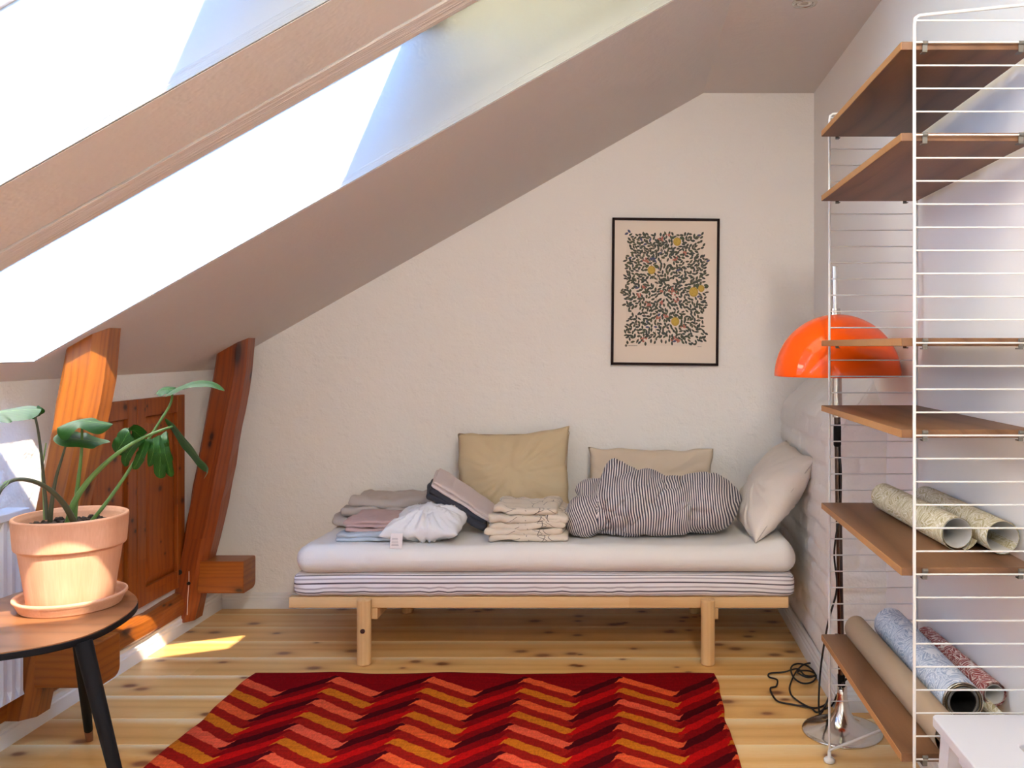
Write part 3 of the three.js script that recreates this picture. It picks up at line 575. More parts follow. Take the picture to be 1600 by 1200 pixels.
// ------------------------------------------------------------------ rug
{
  const X0 = -1.46, X1 = 0.335, Z0 = 3.457, Z1 = 1.25, w = 1000, h = 1228, px = (X1 - X0) / w;
  const col = { o: [206, 80, 36], a: [184, 98, 20], b: [138, 20, 12], m: [66, 2, 8], c: [116, 2, 6], r: [166, 6, 6], f: [120, 2, 8] };
  const ramp = [(X) => 0];
  const tex = dataTex(w, h, (i, j) => {
    const X = X0 + i * px, rz = j * px + 0.004 * noise2(i / 14, j / 30, 3), per = 0.3636, T = 0.0525;
    const loc = (xx) => { const k = (xx + 1.13) / per, f = (k - Math.floor(k)) * per; return [f, Math.floor(k)]; };
    const off = (f) => (f < 0.21 ? f / 0.21 * 0.155 : 0.155 * (1 - (f - 0.21) / (per - 0.21)));
    let [f] = loc(X), q = (rz - 0.036 - off(f)) / T, fr = q - Math.floor(q);
    const [f2, k2] = loc(X + 0.036 * (fr - 0.5) + 0.003 * noise2(i / 5, j / 5, 6));
    const inBar = f2 < 0.21;
    q = (rz - 0.036 - off(f)) / T + 0.05 * noise2(i / 6, j / 6, 9);
    const id = Math.floor(q), yarn = 1 + 0.10 * noise2(i / 1.4, j / 5, 12) + 0.07 * noise2(i / 40, j / 3, 15);
    let c = col.f;
    if (id >= 0) c = inBar ? [col.o, col.b, col.a, col.b][id % 4] : [col.m, col.c, col.r, col.c][id % 4];
    if (id === 0 && !inBar && false) c = col.m;
    if (inBar && id >= 0 && id % 4 === 0) { const sal = clamp(hash(k2, id, 2, 3)); c = [mix(c[0], 210, sal), mix(c[1], 80, sal), mix(c[2], 54, sal)]; }
    return c.map((v) => v * yarn);
  });
  const W = X1 - X0, D = Z0 - Z1;
  const g = softSlab(W, 0.008, D, 0.004, 120, 1, 120, (q) => {
    const e = smooth(W / 2 - 0.12, W / 2, Math.abs(q.x)), e2 = smooth(D / 2 - 0.1, D / 2, -q.z);
    q.x += e * 0.009 * Math.sign(q.x) * noise2(q.z * 9, 2, 4); q.z += e2 * 0.009 * noise2(q.x * 7, 5, 4);
    q.y += Math.max(0, (e + e2)) * 0.005 * Math.max(0, noise2(q.x * 5, q.z * 5, 7)) + 0.0012 * noise2(q.x * 8, q.z * 8, 3);
  }, (q) => [(q.x + W / 2) / W, (q.z + D / 2) / D]);
  g.translate((X0 + X1) / 2, 0.0055, -(Z0 + Z1) / 2);
  single('rug', g, phy({ map: tex, roughness: 1, specularIntensity: 0.15, bumpMap: tex, bumpScale: 0.0015 }), 'red woven rug with orange and amber zigzag bars on the plank floor', 'rug');
}

// ------------------------------------------------------------------ daybed and mattresses
const BT = 0.472;                                          // top of the futon
{
  const t = thing('daybed', 'low pine daybed frame with round legs under the two mattresses', 'daybed');
  const wood = (g) => boxUV(g, 0.5, 1 / 0.3);
  const zf = 3.604, zb = 4.30, xl = -1.382, xr = 0.648;
  part('front_rail', wood(box(xl, xr, 0.217, 0.262, -zf - 0.03, -zf, 0.004)), M.pine, t);
  part('back_rail', wood(box(xl, xr, 0.217, 0.262, -zb, -zb + 0.03, 0.004)), M.pine, t);
  for (const x of [-1.066, 0.317]) {
    part('cross_rail', boxUV(box(x + 0.0, x + 0.045, 0.172, 0.217, -zb, -zf - 0.0, 0.003), 1, 1 / 0.3, true), M.pine, t);
    for (const [z, yt] of [[3.574, 0.262], [4.27, 0.21]]) {
      const l = part('leg', new THREE.LatheGeometry([[0, 0], [0.024, 0], [0.0272, 0.003], [0.028, 0.006], [0.028, yt - 0.004], [0.0265, yt], [0, yt]].map(([a, b]) => new THREE.Vector2(a, b)), 36), M.pineLeg = M.pineLeg ?? (() => { const m = M.pine.clone(); m.map = rep(texPine, 0.35, 1); m.map.rotation = Math.PI / 2; return m; })(), t);
      l.position.set(x, 0, -z);
      if (z < 4 && x < 0) part('bolt', new THREE.CylinderGeometry(0.0095, 0.0095, 0.004, 20).rotateX(Math.PI / 2).translate(0.002, 0.142, 0.028), std({ color: lin(0.05, 0.018, 0.014), roughness: 0.4 }), l, 'dark round bolt head');
    }
  }
  const slats = 14;
  for (let i = 0; i < slats; i++) { const x = mix(xl + 0.06, xr - 0.06, i / (slats - 1)); part('slat', wood(box(x - 0.035, x + 0.035, 0.244, 0.258, -zb + 0.03, -zf - 0.03, 0.002)), M.pine, t); }
}
{
  const w = 2.04, h = 0.098, d = 0.74;
  const tex = dataTex(8, 512, (x, y) => {                   // ticking: dark and pale stripes, 0.12 m to the repeat
    const v = y / 512 * 0.12, near = (c, hw) => smooth(hw + 0.0012, hw - 0.0006, Math.abs(v - c));
    const dk = Math.max(near(0.026, 0.0026), near(0.062, 0.0026), near(0.098, 0.0026)), gr = Math.max(near(0.012, 0.0022), near(0.043, 0.003), near(0.08, 0.003), near(0.112, 0.002));
    return [mix(mix(232, 176, gr), 92, dk), mix(mix(226, 166, gr), 82, dk), mix(mix(226, 168, gr), 88, dk)];
  });
  const g = softSlab(w, h, d, 0.030, 110, 14, 40, (q) => {
    const b = q.y < 0 ? 1 : 0;
    q.z += (q.z > 0 ? 1 : -1) * (0.006 * noise2(q.x * 3, 1, 2) + b * 0.004 * noise2(q.x * 26, 3, 6)) * smooth(d / 2 - 0.1, d / 2, Math.abs(q.z)); q.y += 0.003 * noise2(q.x * 2.5, q.z * 3, 8) * (q.y > 0 ? 1 : 0.6) + b * 0.0025 * noise2(q.x * 26, 5, 9) * smooth(0, 0.3, q.z);
  }, (q, nx, ny, nz) => { const wob = 0.006 * noise2(q.x * 1.7, 0, 4) + 0.012 * smooth(-0.6, -1.02, q.x) * 1 + 0.012 * smooth(0.75, 1.02, q.x); return ny > 0.5 ? [q.x * 2, (0.05 + h / 2 + d / 2 - q.z) / 0.12] : [q.x * 2, (0.05 + q.y + wob * 0.6) / 0.12]; });
  g.translate(-0.346, 0.262 + h / 2, -3.595 - d / 2);
  single('mattress', g, phy({ map: tex, roughness: 0.95, sheen: 0.2, sheenColor: lin(1, 1, 1) }), 'thin mattress in grey striped ticking, under the plain futon', 'mattress');
}
{
  const w = 2.03, h = 0.112, d = 0.765;
  const g = softSlab(w, h, d, 0.055, 130, 18, 60, (q) => {
    const edge = smooth(0.5, 1, Math.abs(q.x) / (w / 2)), top = q.y > 0 ? 1 : 0;
    q.z += 0.010 * noise2(q.x * 2.2, 4, 3) * (q.z > 0 ? 1 : 0.3) * smooth(d / 2 - 0.2, d / 2, Math.abs(q.z));
    q.y += top * (0.010 * noise2(q.x * 2.4, q.z * 3, 5) + 0.022 * smooth(0.7, 0.95, q.x) * (1 - smooth(0.97, 1.02, q.x)) + 0.004 * fbm2(q.x * 7, q.z * 9, 3, 7)) - (1 - top) * 0.004 * noise2(q.x * 3, 2, 4) * smooth(0, 0.3, q.z);
    const k = Math.max(0, 1 - Math.abs((q.x + 0.72) - (q.y * 0.35)) / 0.012) * smooth(0.2, 0.35, q.z); q.z -= 0.006 * k;   // a crease near the left front
    q.z += (q.z > 0 ? 1 : 0) * 0.003 * Math.abs(noise2(q.x * 16 + q.y * 14, q.y * 9, 12)) * edge;
  }, (q, nx, ny) => [q.x, ny ? q.z : q.y]);
  g.translate(-0.337, 0.36 + h / 2, -3.568 - d / 2);
  single('futon', g, cloth(0.82, 0.785, 0.74), 'thick plain off-white futon on top of the striped mattress', 'mattress');
}

// ------------------------------------------------------------------ things on the daybed
function setPillow(name, label, geo, m, center, ux, vy, group) { const t = thing(name, label, 'pillow', group); const b = part('cover', geo, m, t); basis(b, V(0, 0, 0), ux, vy); t.position.copy(center); return [t, b]; }
const beige = cloth(0.62, 0.49, 0.31), sand = cloth(0.68, 0.56, 0.43), ecru = cloth(0.80, 0.73, 0.65);
function piping(w, h, pinch) {                     // a seam around a pillow
  const pts = []; for (let k = 0; k < 80; k++) { const a = k / 20, s = Math.floor(a), f = (a - s) * 2 - 1, uv = [[f, -1], [1, f], [-f, 1], [-1, -f]][s]; const [u, v] = uv; pts.push(V(w / 2 * u * (1 - pinch * (1 - v * v) * Math.abs(u)), h / 2 * v * (1 - pinch * (1 - u * u) * Math.abs(v)), 0)); }
  return tube(pts, 0.0022, 240, 6, true);
}
{
  const [t, b] = setPillow('pillow', 'golden-beige square pillow leaning on the back wall behind the folded sheets', pillowGeo(0.53, 0.41, 0.15, 3, { pinch: 0.045, wrinkle: 0.010, shape: (x, y, u, v) => [x + 0.035 * (v < 0 ? -v * (u < 0 ? 1 : 0.3) : 0) + (v < 0 ? 0.0 : 0.0), y + 0.03 * Math.max(0, u) * Math.max(0, v)] }), beige, V(-0.545, 0.672, -4.17), V(1, 0.02, 0.0), V(0, 1, -0.28));
  const s = part('seam', piping(0.535, 0.415, 0.045), cloth(0.42, 0.31, 0.19), b, 'brown seam edge'); s.scale.set(0.985, 0.985, 1);
}
setPillow('pillow', 'sand-coloured pillow against the back wall, behind the striped duvet', pillowGeo(0.60, 0.33, 0.14, 8, { pinch: 0.05, wrinkle: 0.006 }), sand, V(0.10, 0.63, -4.22), V(1, -0.012, 0), V(0, 1, -0.22));
{
  const ctr = V(0.615, 0.665, -3.83), ux = V(-0.04, 0.03, -0.46), vy = V(0.24, 0.33, 0.03);
  const [t, b] = setPillow('pillow', 'plump ecru pillow at the right end, leaning on the whitewashed corner', pillowGeo(0.46, 0.42, 0.19, 12, { pinch: 0.05, wrinkle: 0.005 }), ecru, ctr, ux, vy);
  const s = part('seam', piping(0.46, 0.42, 0.055), cloth(0.62, 0.55, 0.48), b, 'sewn edge seam'); s.scale.set(0.985, 0.985, 1);
}
{ // small white cushion with a care tag
  const g = pillowGeo(0.33, 0.30, 0.145, 17, { pinch: 0.10, wrinkle: 0.016 });
  const [t, b] = setPillow('pillow', 'small bright white cushion with a care tag, lying at the front edge', g, cloth(0.80, 0.79, 0.80), V(-0.85, BT + 0.06, -3.77), V(1, 0.02, 0.06), V(0, 0.16, -1));
  const tag = canvasTex(128, 160, (c, w, h) => { c.fillStyle = '#e6dcd8'; c.fillRect(0, 0, w, h); c.fillStyle = '#9a8f90'; for (let i = 0; i < 6; i++) c.fillRect(18, 52 + i * 15, 60 + (i * 37) % 34, 5); });
  const q = part('care_tag', softSlab(0.05, 0.002, 0.062, 0.001, 6, 1, 8, (v) => { v.y -= 0.35 * Math.max(0, v.z) ** 2 * 10; }, (v) => [v.x / 0.05 + 0.5, 0.5 - v.z / 0.062]), std({ map: tag, roughness: 0.9 }), t, 'pale printed care tag');
  q.position.set(-0.095, -0.042, 0.165); q.rotation.x = 1.15;
}
function layers(list, seed) {                   // folded cloth: layers with rounded folds, [w, d, h, dx, dz]
  let y = 0; const out = [];
  list.forEach(([w, d, h, dx, dz], i) => {
    const g = softSlab(w, h, d, Math.min(h * 0.5, 0.02), 34, 6, 26, (q) => {
      q.y += 0.5 * h * fbm2((q.x + seed) * 9 + i * 5, q.z * 9, 3, seed + i) + 0.18 * h * noise2(q.x * 30, q.z * 26 + i, seed + 3);
      q.z += 0.010 * noise2(q.x * 11 + i * 3, q.y * 40, seed + 5); q.x += 0.009 * noise2(q.z * 14 + i * 3, q.y * 40, seed + 6);
    }, (q) => [q.x, q.z + q.y]);
    g.translate(dx, y + h / 2, dz); y += h * 0.9; out.push(g);
  });
  return merge(out);
}
{
  const t = thing('folded_cloth', 'light blue folded cloth at the left end, under the dusty-pink one', 'cloth', null, V(-1.085, BT, -3.79));
  part('cloth', layers([[0.255, 0.27, 0.020, 0, 0], [0.25, 0.265, 0.020, 0.004, 0.004]], 2), cloth(0.47, 0.53, 0.60), t);
  const t2 = thing('folded_cloth', 'dusty-pink folded cloth on the light blue one', 'cloth', null, V(-1.08, BT + 0.037, -3.81));
  part('cloth', layers([[0.215, 0.25, 0.017, 0.0, 0], [0.212, 0.25, 0.015, 0.003, -0.002], [0.21, 0.25, 0.017, -0.004, -0.006]], 5), cloth(0.52, 0.36, 0.34), t2);
  const t3 = thing('folded_blanket', 'bulky greyish-beige folded blanket at the back, behind the pink cloth', 'blanket', null, V(-1.08, BT, -4.10));
  part('blanket', layers([[0.46, 0.30, 0.042, -0.02, 0], [0.43, 0.29, 0.042, 0, -0.01], [0.40, 0.28, 0.045, 0.02, -0.02]], 9), cloth(0.50, 0.44, 0.41), t3);
}
{
  const t = thing('folded_garment', 'dark slate garment with a pale pink layer, slumped over the white cushion', 'clothing', null, V(-0.765, 0.575, -3.93));
  t.rotation.set(0.15, 0.1, -0.62);
  part('dark_layer', layers([[0.30, 0.20, 0.030, 0, 0.015], [0.28, 0.20, 0.026, 0, 0.015]], 13), cloth(0.045, 0.047, 0.062), t, 'dark slate fabric');
  const p = part('pale_layer', layers([[0.31, 0.22, 0.014, 0.005, 0.0], [0.30, 0.21, 0.012, 0.004, -0.004]], 15), cloth(0.68, 0.57, 0.55), t, 'pale pink fabric'); p.position.y = 0.048;
}
{
  const tex = canvasTex(1024, 1024, (c, w, h) => {
    const R = rng(8); c.fillStyle = '#dccfbd'; c.fillRect(0, 0, w, h); c.strokeStyle = '#4a3f3a'; c.lineCap = 'round';
    for (let i = 0; i < 60; i++) { let x = R() * w, y = R() * h, a = R() * 6.3; c.lineWidth = 3 + R() * 3; c.beginPath(); c.moveTo(x, y); for (let k = 0; k < 5; k++) { a += (R() - 0.5) * 1.1; x += Math.cos(a) * 40; y += Math.sin(a) * 40; c.lineTo(x, y); } c.stroke(); }
  });
  const t = thing('folded_sheet', 'cream folded bed sheets with thin dark branch lines, stacked in front of the golden-beige pillow', 'bedding', null, V(-0.43, BT - 0.002, -3.80));
  const m = cloth(1, 1, 1, { map: rep(tex, 2.2, 2.2) });
  part('sheet', layers([[0.33, 0.30, 0.030, 0.01, 0], [0.325, 0.30, 0.030, -0.002, 0.002], [0.315, 0.29, 0.032, 0.006, -0.002], [0.31, 0.29, 0.034, 0, 0.003], [0.27, 0.27, 0.030, 0.0, 0.0]], 21), m, t);
  const fold = softSlab(0.10, 0.035, 0.30, 0.017, 14, 6, 30, (q) => { q.y += 0.006 * noise2(q.z * 20, q.x * 20, 4); }, (q) => [q.x, q.z]);
  part('sheet_fold', fold.translate(0.112, 0.115, -0.01).rotateZ(-0.16), m, t);
}
{ // crumpled striped duvet
  const E = [[0.15, 0.585, -3.83, 0.315, 0.132, 0.20], [-0.01, 0.605, -3.81, 0.165, 0.14, 0.185], [-0.06, 0.70, -3.86, 0.065, 0.10, 0.09], [0.04, 0.67, -3.86, 0.15, 0.088, 0.12], [-0.185, 0.555, -3.79, 0.098, 0.095, 0.13], [-0.165, 0.645, -3.90, 0.075, 0.06, 0.08], [0.34, 0.605, -3.85, 0.125, 0.125, 0.17], [0.20, 0.63, -3.86, 0.25, 0.085, 0.15]];
  const field = (p) => {
    let d = 1e9;
    E.forEach(([x, y, z, a, b, c]) => { const k = Math.sqrt(((p.x - x) / a) ** 2 + ((p.y - y) / b) ** 2 + ((p.z - z) / c) ** 2), e = (k - 1) * Math.min(a, b, c); d = smin(d, e, 0.034); });
    const n = fbm3(p.x * 7, p.y * 7, p.z * 7, 3, 5), r = 1 - Math.abs(noise3(p.x * 9 + p.y * 6, p.y * 8 - p.x * 4, p.z * 8, 9)), r2 = 1 - Math.abs(noise3(p.x * 15 - p.y * 11, p.y * 13 + p.x * 3, p.z * 12, 19));
    return d - 0.013 * n + 0.015 * Math.pow(r, 7) + 0.009 * Math.pow(r2, 6);
  };
  const tex = dataTex(64, 16, (x) => { const d = Math.abs(x / 64 - 0.5) * 2, t = smooth(0.62, 0.42, d); return [mix(226, 74, t), mix(218, 70, t), mix(214, 84, t)]; });
  const g = blob(V(0.03, 0.585, -3.82), field, 260, 180, 0.6, (q) => { if (q.y < BT + 0.002) q.y = BT + 0.002 - 0.0; }, (q) => {
    const sl = q.x < -0.13 ? (q.y - 0.55) * 0.35 : 0.04 * (q.y - 0.6);
    return [(q.x + sl + 0.012 * noise3(q.x * 6, q.y * 6, q.z * 6, 4) + 0.02 * fbm3(q.x * 4, q.y * 9, q.z * 4, 2, 6)) / 0.0103, q.y * 4];
  });
  const t = thing('duvet', 'crumpled duvet in narrow dark and white stripes bunched on the futon', 'duvet');
  part('cover', g, phy({ map: tex, roughness: 0.95, sheen: 0.15, sheenColor: lin(1, 1, 1) }), t);
}

// ------------------------------------------------------------------ framed print
{
  const w = 0.524, h = 0.718, c = P(1039.5, 456, ZB - 0.012);
  const t = thing('framed_print', 'framed botanical print of dense leaves with yellow fruit on the back wall', 'picture', null, V(c.x, c.y, -ZB));
  t.rotation.z = -0.010;
  const fm = phy({ color: lin(0.014, 0.004, 0.004), roughness: 0.6, specularIntensity: 0.35 }), f = 0.0125, dd = 0.024;
  part('frame', merge([box(-w / 2, w / 2, h / 2 - f, h / 2, 0, dd, 0.0015), box(-w / 2, w / 2, -h / 2, -h / 2 + f, 0, dd, 0.0015), box(-w / 2, -w / 2 + f, -h / 2, h / 2, 0, dd, 0.0015), box(w / 2 - f, w / 2, -h / 2, h / 2, 0, dd, 0.0015)]), fm, t);
  const tex = canvasTex(1000, 1388, (k, W, H) => {
    const R = rng(31);
    k.fillStyle = '#e6d8c8'; k.fillRect(0, 0, W, H);
    k.fillStyle = '#e0d2c2'; k.fillRect(122, 150, 742, 1070);
    const sx = W / 706, sy = H / 990, X = (x) => (x - 134) * sx, Y = (y) => (y - 108) * sy;      // from the measured layout
    const fruit = [[565, 255, 27], [391, 453, 27], [681, 602, 31], [733, 578, 22], [557, 808, 28]], taken = [];
    const inside = (x, y) => { const e = 24 * Math.sin(y / 38) + 12 * Math.sin(y / 17 + 1); const wide = y > 480 && y < 620 ? -28 : 0; return x > 222 + e + wide && x < 756 - 0.8 * e - wide * 0.9 && y > 196 + 10 * Math.sin(x / 21) && y < 966 + 12 * Math.sin(x / 25); };
    const free = (x, y, r) => { for (const q of taken) if ((q[0] - x) ** 2 + (q[1] - y) ** 2 < (q[2] + r) ** 2) return false; return true; };
    for (const [x, y, r] of fruit) taken.push([x, y, r + 2]);
    k.lineCap = 'round';
    k.strokeStyle = '#b79f88'; k.lineWidth = 6; k.beginPath(); k.moveTo(X(410), Y(965)); k.bezierCurveTo(X(450), Y(800), X(400), Y(600), X(450), Y(420)); k.bezierCurveTo(X(480), Y(340), X(430), Y(280), X(500), Y(220)); k.stroke();
    const leafAt = (x, y, a, l, wd, colr) => { k.save(); k.translate(X(x), Y(y)); k.rotate(a); k.fillStyle = colr; k.beginPath(); k.moveTo(-l / 2, 0); k.bezierCurveTo(-l * 0.2, -wd * 1.25, l * 0.25, -wd * 1.25, l / 2, 0); k.bezierCurveTo(l * 0.25, wd * 1.25, -l * 0.2, wd * 1.25, -l / 2, 0); k.fill(); k.restore(); };
    const greens = ['#33392c', '#3b4131', '#2b3128', '#42472f', '#363d38'];
    for (let s = 0; s < 150; s++) {
      let x = 220 + R() * 540, y = 200 + R() * 770;
      const side = Math.sign(x - 480 + (R() - 0.5) * 220), up = R() < 0.7 ? -1 : 1;
      let a = side > 0 ? up * (0.1 + R() * 0.9) : Math.PI - up * (0.1 + R() * 0.9);
      const n = 5 + Math.floor(R() * 5);
      k.strokeStyle = '#bda68f'; k.lineWidth = 2.2; k.beginPath(); k.moveTo(X(x), Y(y));
      for (let i = 0; i < n; i++) {
        x += Math.cos(a) * 14; y += Math.sin(a) * 14; a += (R() - 0.5) * 0.25;
        if (!inside(x, y)) break;
        k.lineTo(X(x), Y(y));
        const wts = i === n - 1 ? [0] : [-1, 1];
        for (const d of wts) {
          const la = a + d * 0.75, lx = x + Math.cos(la) * 15, ly = y + Math.sin(la) * 15;
          if (!inside(lx, ly) || !free(lx, ly, 7.3)) continue;
          taken.push([lx, ly, 7.3]); leafAt(lx, ly, la, 38 + R() * 12, 9.5 + R() * 3, R() < 0.03 ? '#3f4566' : greens[Math.floor(R() * 5)]);
        }
      }
      k.stroke();
    }
    for (let i = 0; i < 1400; i++) { const x = 205 + R() * 580, y = 195 + R() * 780; if (inside(x, y) && free(x, y, 7.6)) { taken.push([x, y, 7.6]); leafAt(x, y, Math.atan2(y - 560, (x - 480) * 1.6) + (R() - 0.5) * 0.9, 36 + R() * 8, 9 + R() * 3, greens[Math.floor(R() * 5)]); } }
    for (const [x, y] of [[495, 212], [450, 238], [555, 372], [352, 385], [612, 335], [345, 575], [300, 630], [465, 598], [525, 585], [548, 612], [462, 680], [372, 690], [490, 770], [345, 935], [550, 925], [575, 938], [440, 790], [565, 660], [607, 840]]) for (let i = 0; i < 6; i++) { k.fillStyle = ['#a8584a', '#b9705c'][i % 2]; k.beginPath(); k.arc(X(x + (R() - 0.5) * 34), Y(y + (R() - 0.5) * 26), 7 + R() * 3, 0, 7); k.fill(); }
    for (const [x, y, r] of fruit) { k.fillStyle = '#b3902c'; k.beginPath(); k.ellipse(X(x), Y(y), r * sx, r * sy * 1.1, 0, 0, 7); k.fill(); k.fillStyle = '#c9a63e'; k.beginPath(); k.ellipse(X(x) - 3, Y(y) - 2, r * sx * 0.8, r * sy * 0.86, 0, 0, 7); k.fill(); k.fillStyle = '#9c7c22'; for (let i = 0; i < 26; i++) { k.beginPath(); k.arc(X(x + (R() - 0.5) * r * 1.3), Y(y + (R() - 0.5) * r * 1.4), 2, 0, 7); k.fill(); } k.strokeStyle = '#5c5a30'; k.lineWidth = 5; k.beginPath(); k.moveTo(X(x), Y(y - r)); k.lineTo(X(x - 3), Y(y - r - 10)); k.stroke(); leafAt(x + 34, y - r + 2, 0.35, 52, 17, '#3d4a2a'); leafAt(x - 32, y - r, 2.8, 46, 15, '#3d4a2a'); }
    k.fillStyle = '#5f5a50'; k.beginPath(); k.arc(X(222), Y(978), 12, 0, 7); k.fill(); k.fillStyle = '#8a8074';
    for (let i = 0; i < 11; i++) k.fillRect(X(237) + i * 8.2, Y(978) - 4, 6, 9); for (let i = 0; i < 5; i++) k.fillRect(X(711) + i * 8, Y(981) - 3, 5, 6);
  });
  const g = new THREE.BoxGeometry(w - 2 * f + 0.004, h - 2 * f + 0.004, 0.004).translate(0, 0, 0.014);
  part('print', g, std({ map: tex, roughness: 0.6 }), t);
}

// ------------------------------------------------------------------ floor lamp
{
  const at = PY(1316, 1143, 0);
  const t = thing('floor_lamp', 'floor lamp with a glossy orange dome shade and chrome foot, behind the shelf', 'lamp', null, V(at.x, 0, at.z));
  const L = (pts, n = 72) => new THREE.LatheGeometry(pts.map(([a, b]) => new THREE.Vector2(a, b)), n);
  part('base', L([[0, 0], [0.130, 0], [0.1325, 0.003], [0.130, 0.007], [0.115, 0.0105], [0.09, 0.016], [0.062, 0.026], [0.042, 0.042], [0.028, 0.066], [0.020, 0.095], [0.0165, 0.125], [0.0155, 0.15], [0, 0.15]]), M.chrome, t);
  const x1 = 0.6835 - at.x, pole = (y) => V(mix(0, x1 , y / 1.54) , y, 0);
  part('collar', rod(pole(0.145), pole(0.19), 0.0125, 0.0125, 20), M.black, t);
  part('pole', rod(pole(0.17), pole(1.14), 0.0105, 0.0105, 20), std({ color: lin(0.10, 0.075, 0.065), roughness: 0.25, metalness: 1 }), t, 'dark bronze lower pole');
  part('sleeve', rod(pole(1.045), pole(1.24), 0.0165, 0.0165, 20), M.steel, t);
  part('upper_pole', rod(pole(1.1), pole(1.545), 0.0095, 0.0095, 20), M.chrome, t, 'chrome upper pole');
  part('top_collar', rod(pole(1.384), pole(1.405), 0.018, 0.015, 24), M.steel, t);
  const R = 0.206, pts = [], N = 40;
  for (let i = 0; i <= N; i++) { const a = i / N * Math.PI / 2; pts.push([Math.max(0.012, R * Math.sin(a)), 0.205 * Math.cos(a)]); }
  for (let i = N; i >= 0; i--) { const a = i / N * Math.PI / 2; pts.push([Math.max(0.012, (R - 0.003) * Math.sin(a)), 0.202 * Math.cos(a)]); }
  const s = part('shade', L(pts, 96), phy({ color: lin(1, 0.105, 0.0), roughness: 0.6, specularIntensity: 0.2, clearcoat: 0.7, clearcoatRoughness: 0.03 }), t, 'glossy orange dome shade');
  const sc = P(1308, 587, 2.95); s.position.set(sc.x - at.x, 1.181, 0);
  part('bulb', new THREE.SphereGeometry(0.035, 24, 16).translate(sc.x - at.x + 0.045, 1.27, 0), std({ color: lin(0.8, 0.78, 0.74), roughness: 0.3 }), t);
  part('switch', softSlab(0.024, 0.075, 0.02, 0.007, 6, 10, 6, null).translate(pole(0.99).x - 0.004, 0.985, 0.014), M.black, t);
  const G = (x, y) => PY(x, y, 0.006).sub(V(at.x, 0, at.z)).setY(0.006);
  const down = [V(-0.012, 1.03, 0.014), V(-0.014, 0.95, 0.014), V(-0.008, 0.86, 0.016), V(-0.012, 0.74, 0.016), V(-0.030, 0.6, 0.016), V(-0.022, 0.48, 0.016), V(-0.052, 0.36, 0.016), V(-0.075, 0.2, 0.01), V(-0.075, 0.06, 0.0)];
  const run = [[1297, 1085], [1290, 1100], [1277, 1106], [1262, 1104], [1240, 1090], [1234, 1078], [1236, 1066], [1244, 1052], [1256, 1042], [1270, 1042], [1277, 1052], [1270, 1066], [1254, 1070], [1240, 1062], [1236, 1048], [1246, 1037], [1262, 1042], [1274, 1056], [1262, 1062], [1246, 1056], [1250, 1048], [1266, 1050], [1276, 1058], [1258, 1059], [1246, 1050], [1225, 1050], [1203, 1052], [1202, 1058], [1214, 1062], [1213, 1072], [1204, 1075], [1206, 1084], [1216, 1096], [1240, 1101], [1266, 1106], [1276, 1113], [1288, 1108], [1300, 1102]].map(([x, y], i) => G(x, y).setY(0.006 + (i > 6 && i < 25 ? 0.003 * (i % 5) : 0)));
  part('cord', tube([...down, ...run, V(-0.012, 0.16, 0.03), V(0.0, 0.168, 0.012)], 0.0034, 700, 6), M.cord, t, 'black cord tangled on the floor');
  part('plug_lead', tube([V(0.005, 0.165, 0), V(0.02, 0.185, 0.002), V(0.05, 0.235, 0.0), V(0.09, 0.285, 0.0)], 0.0034, 30, 6), M.cord, t);
}

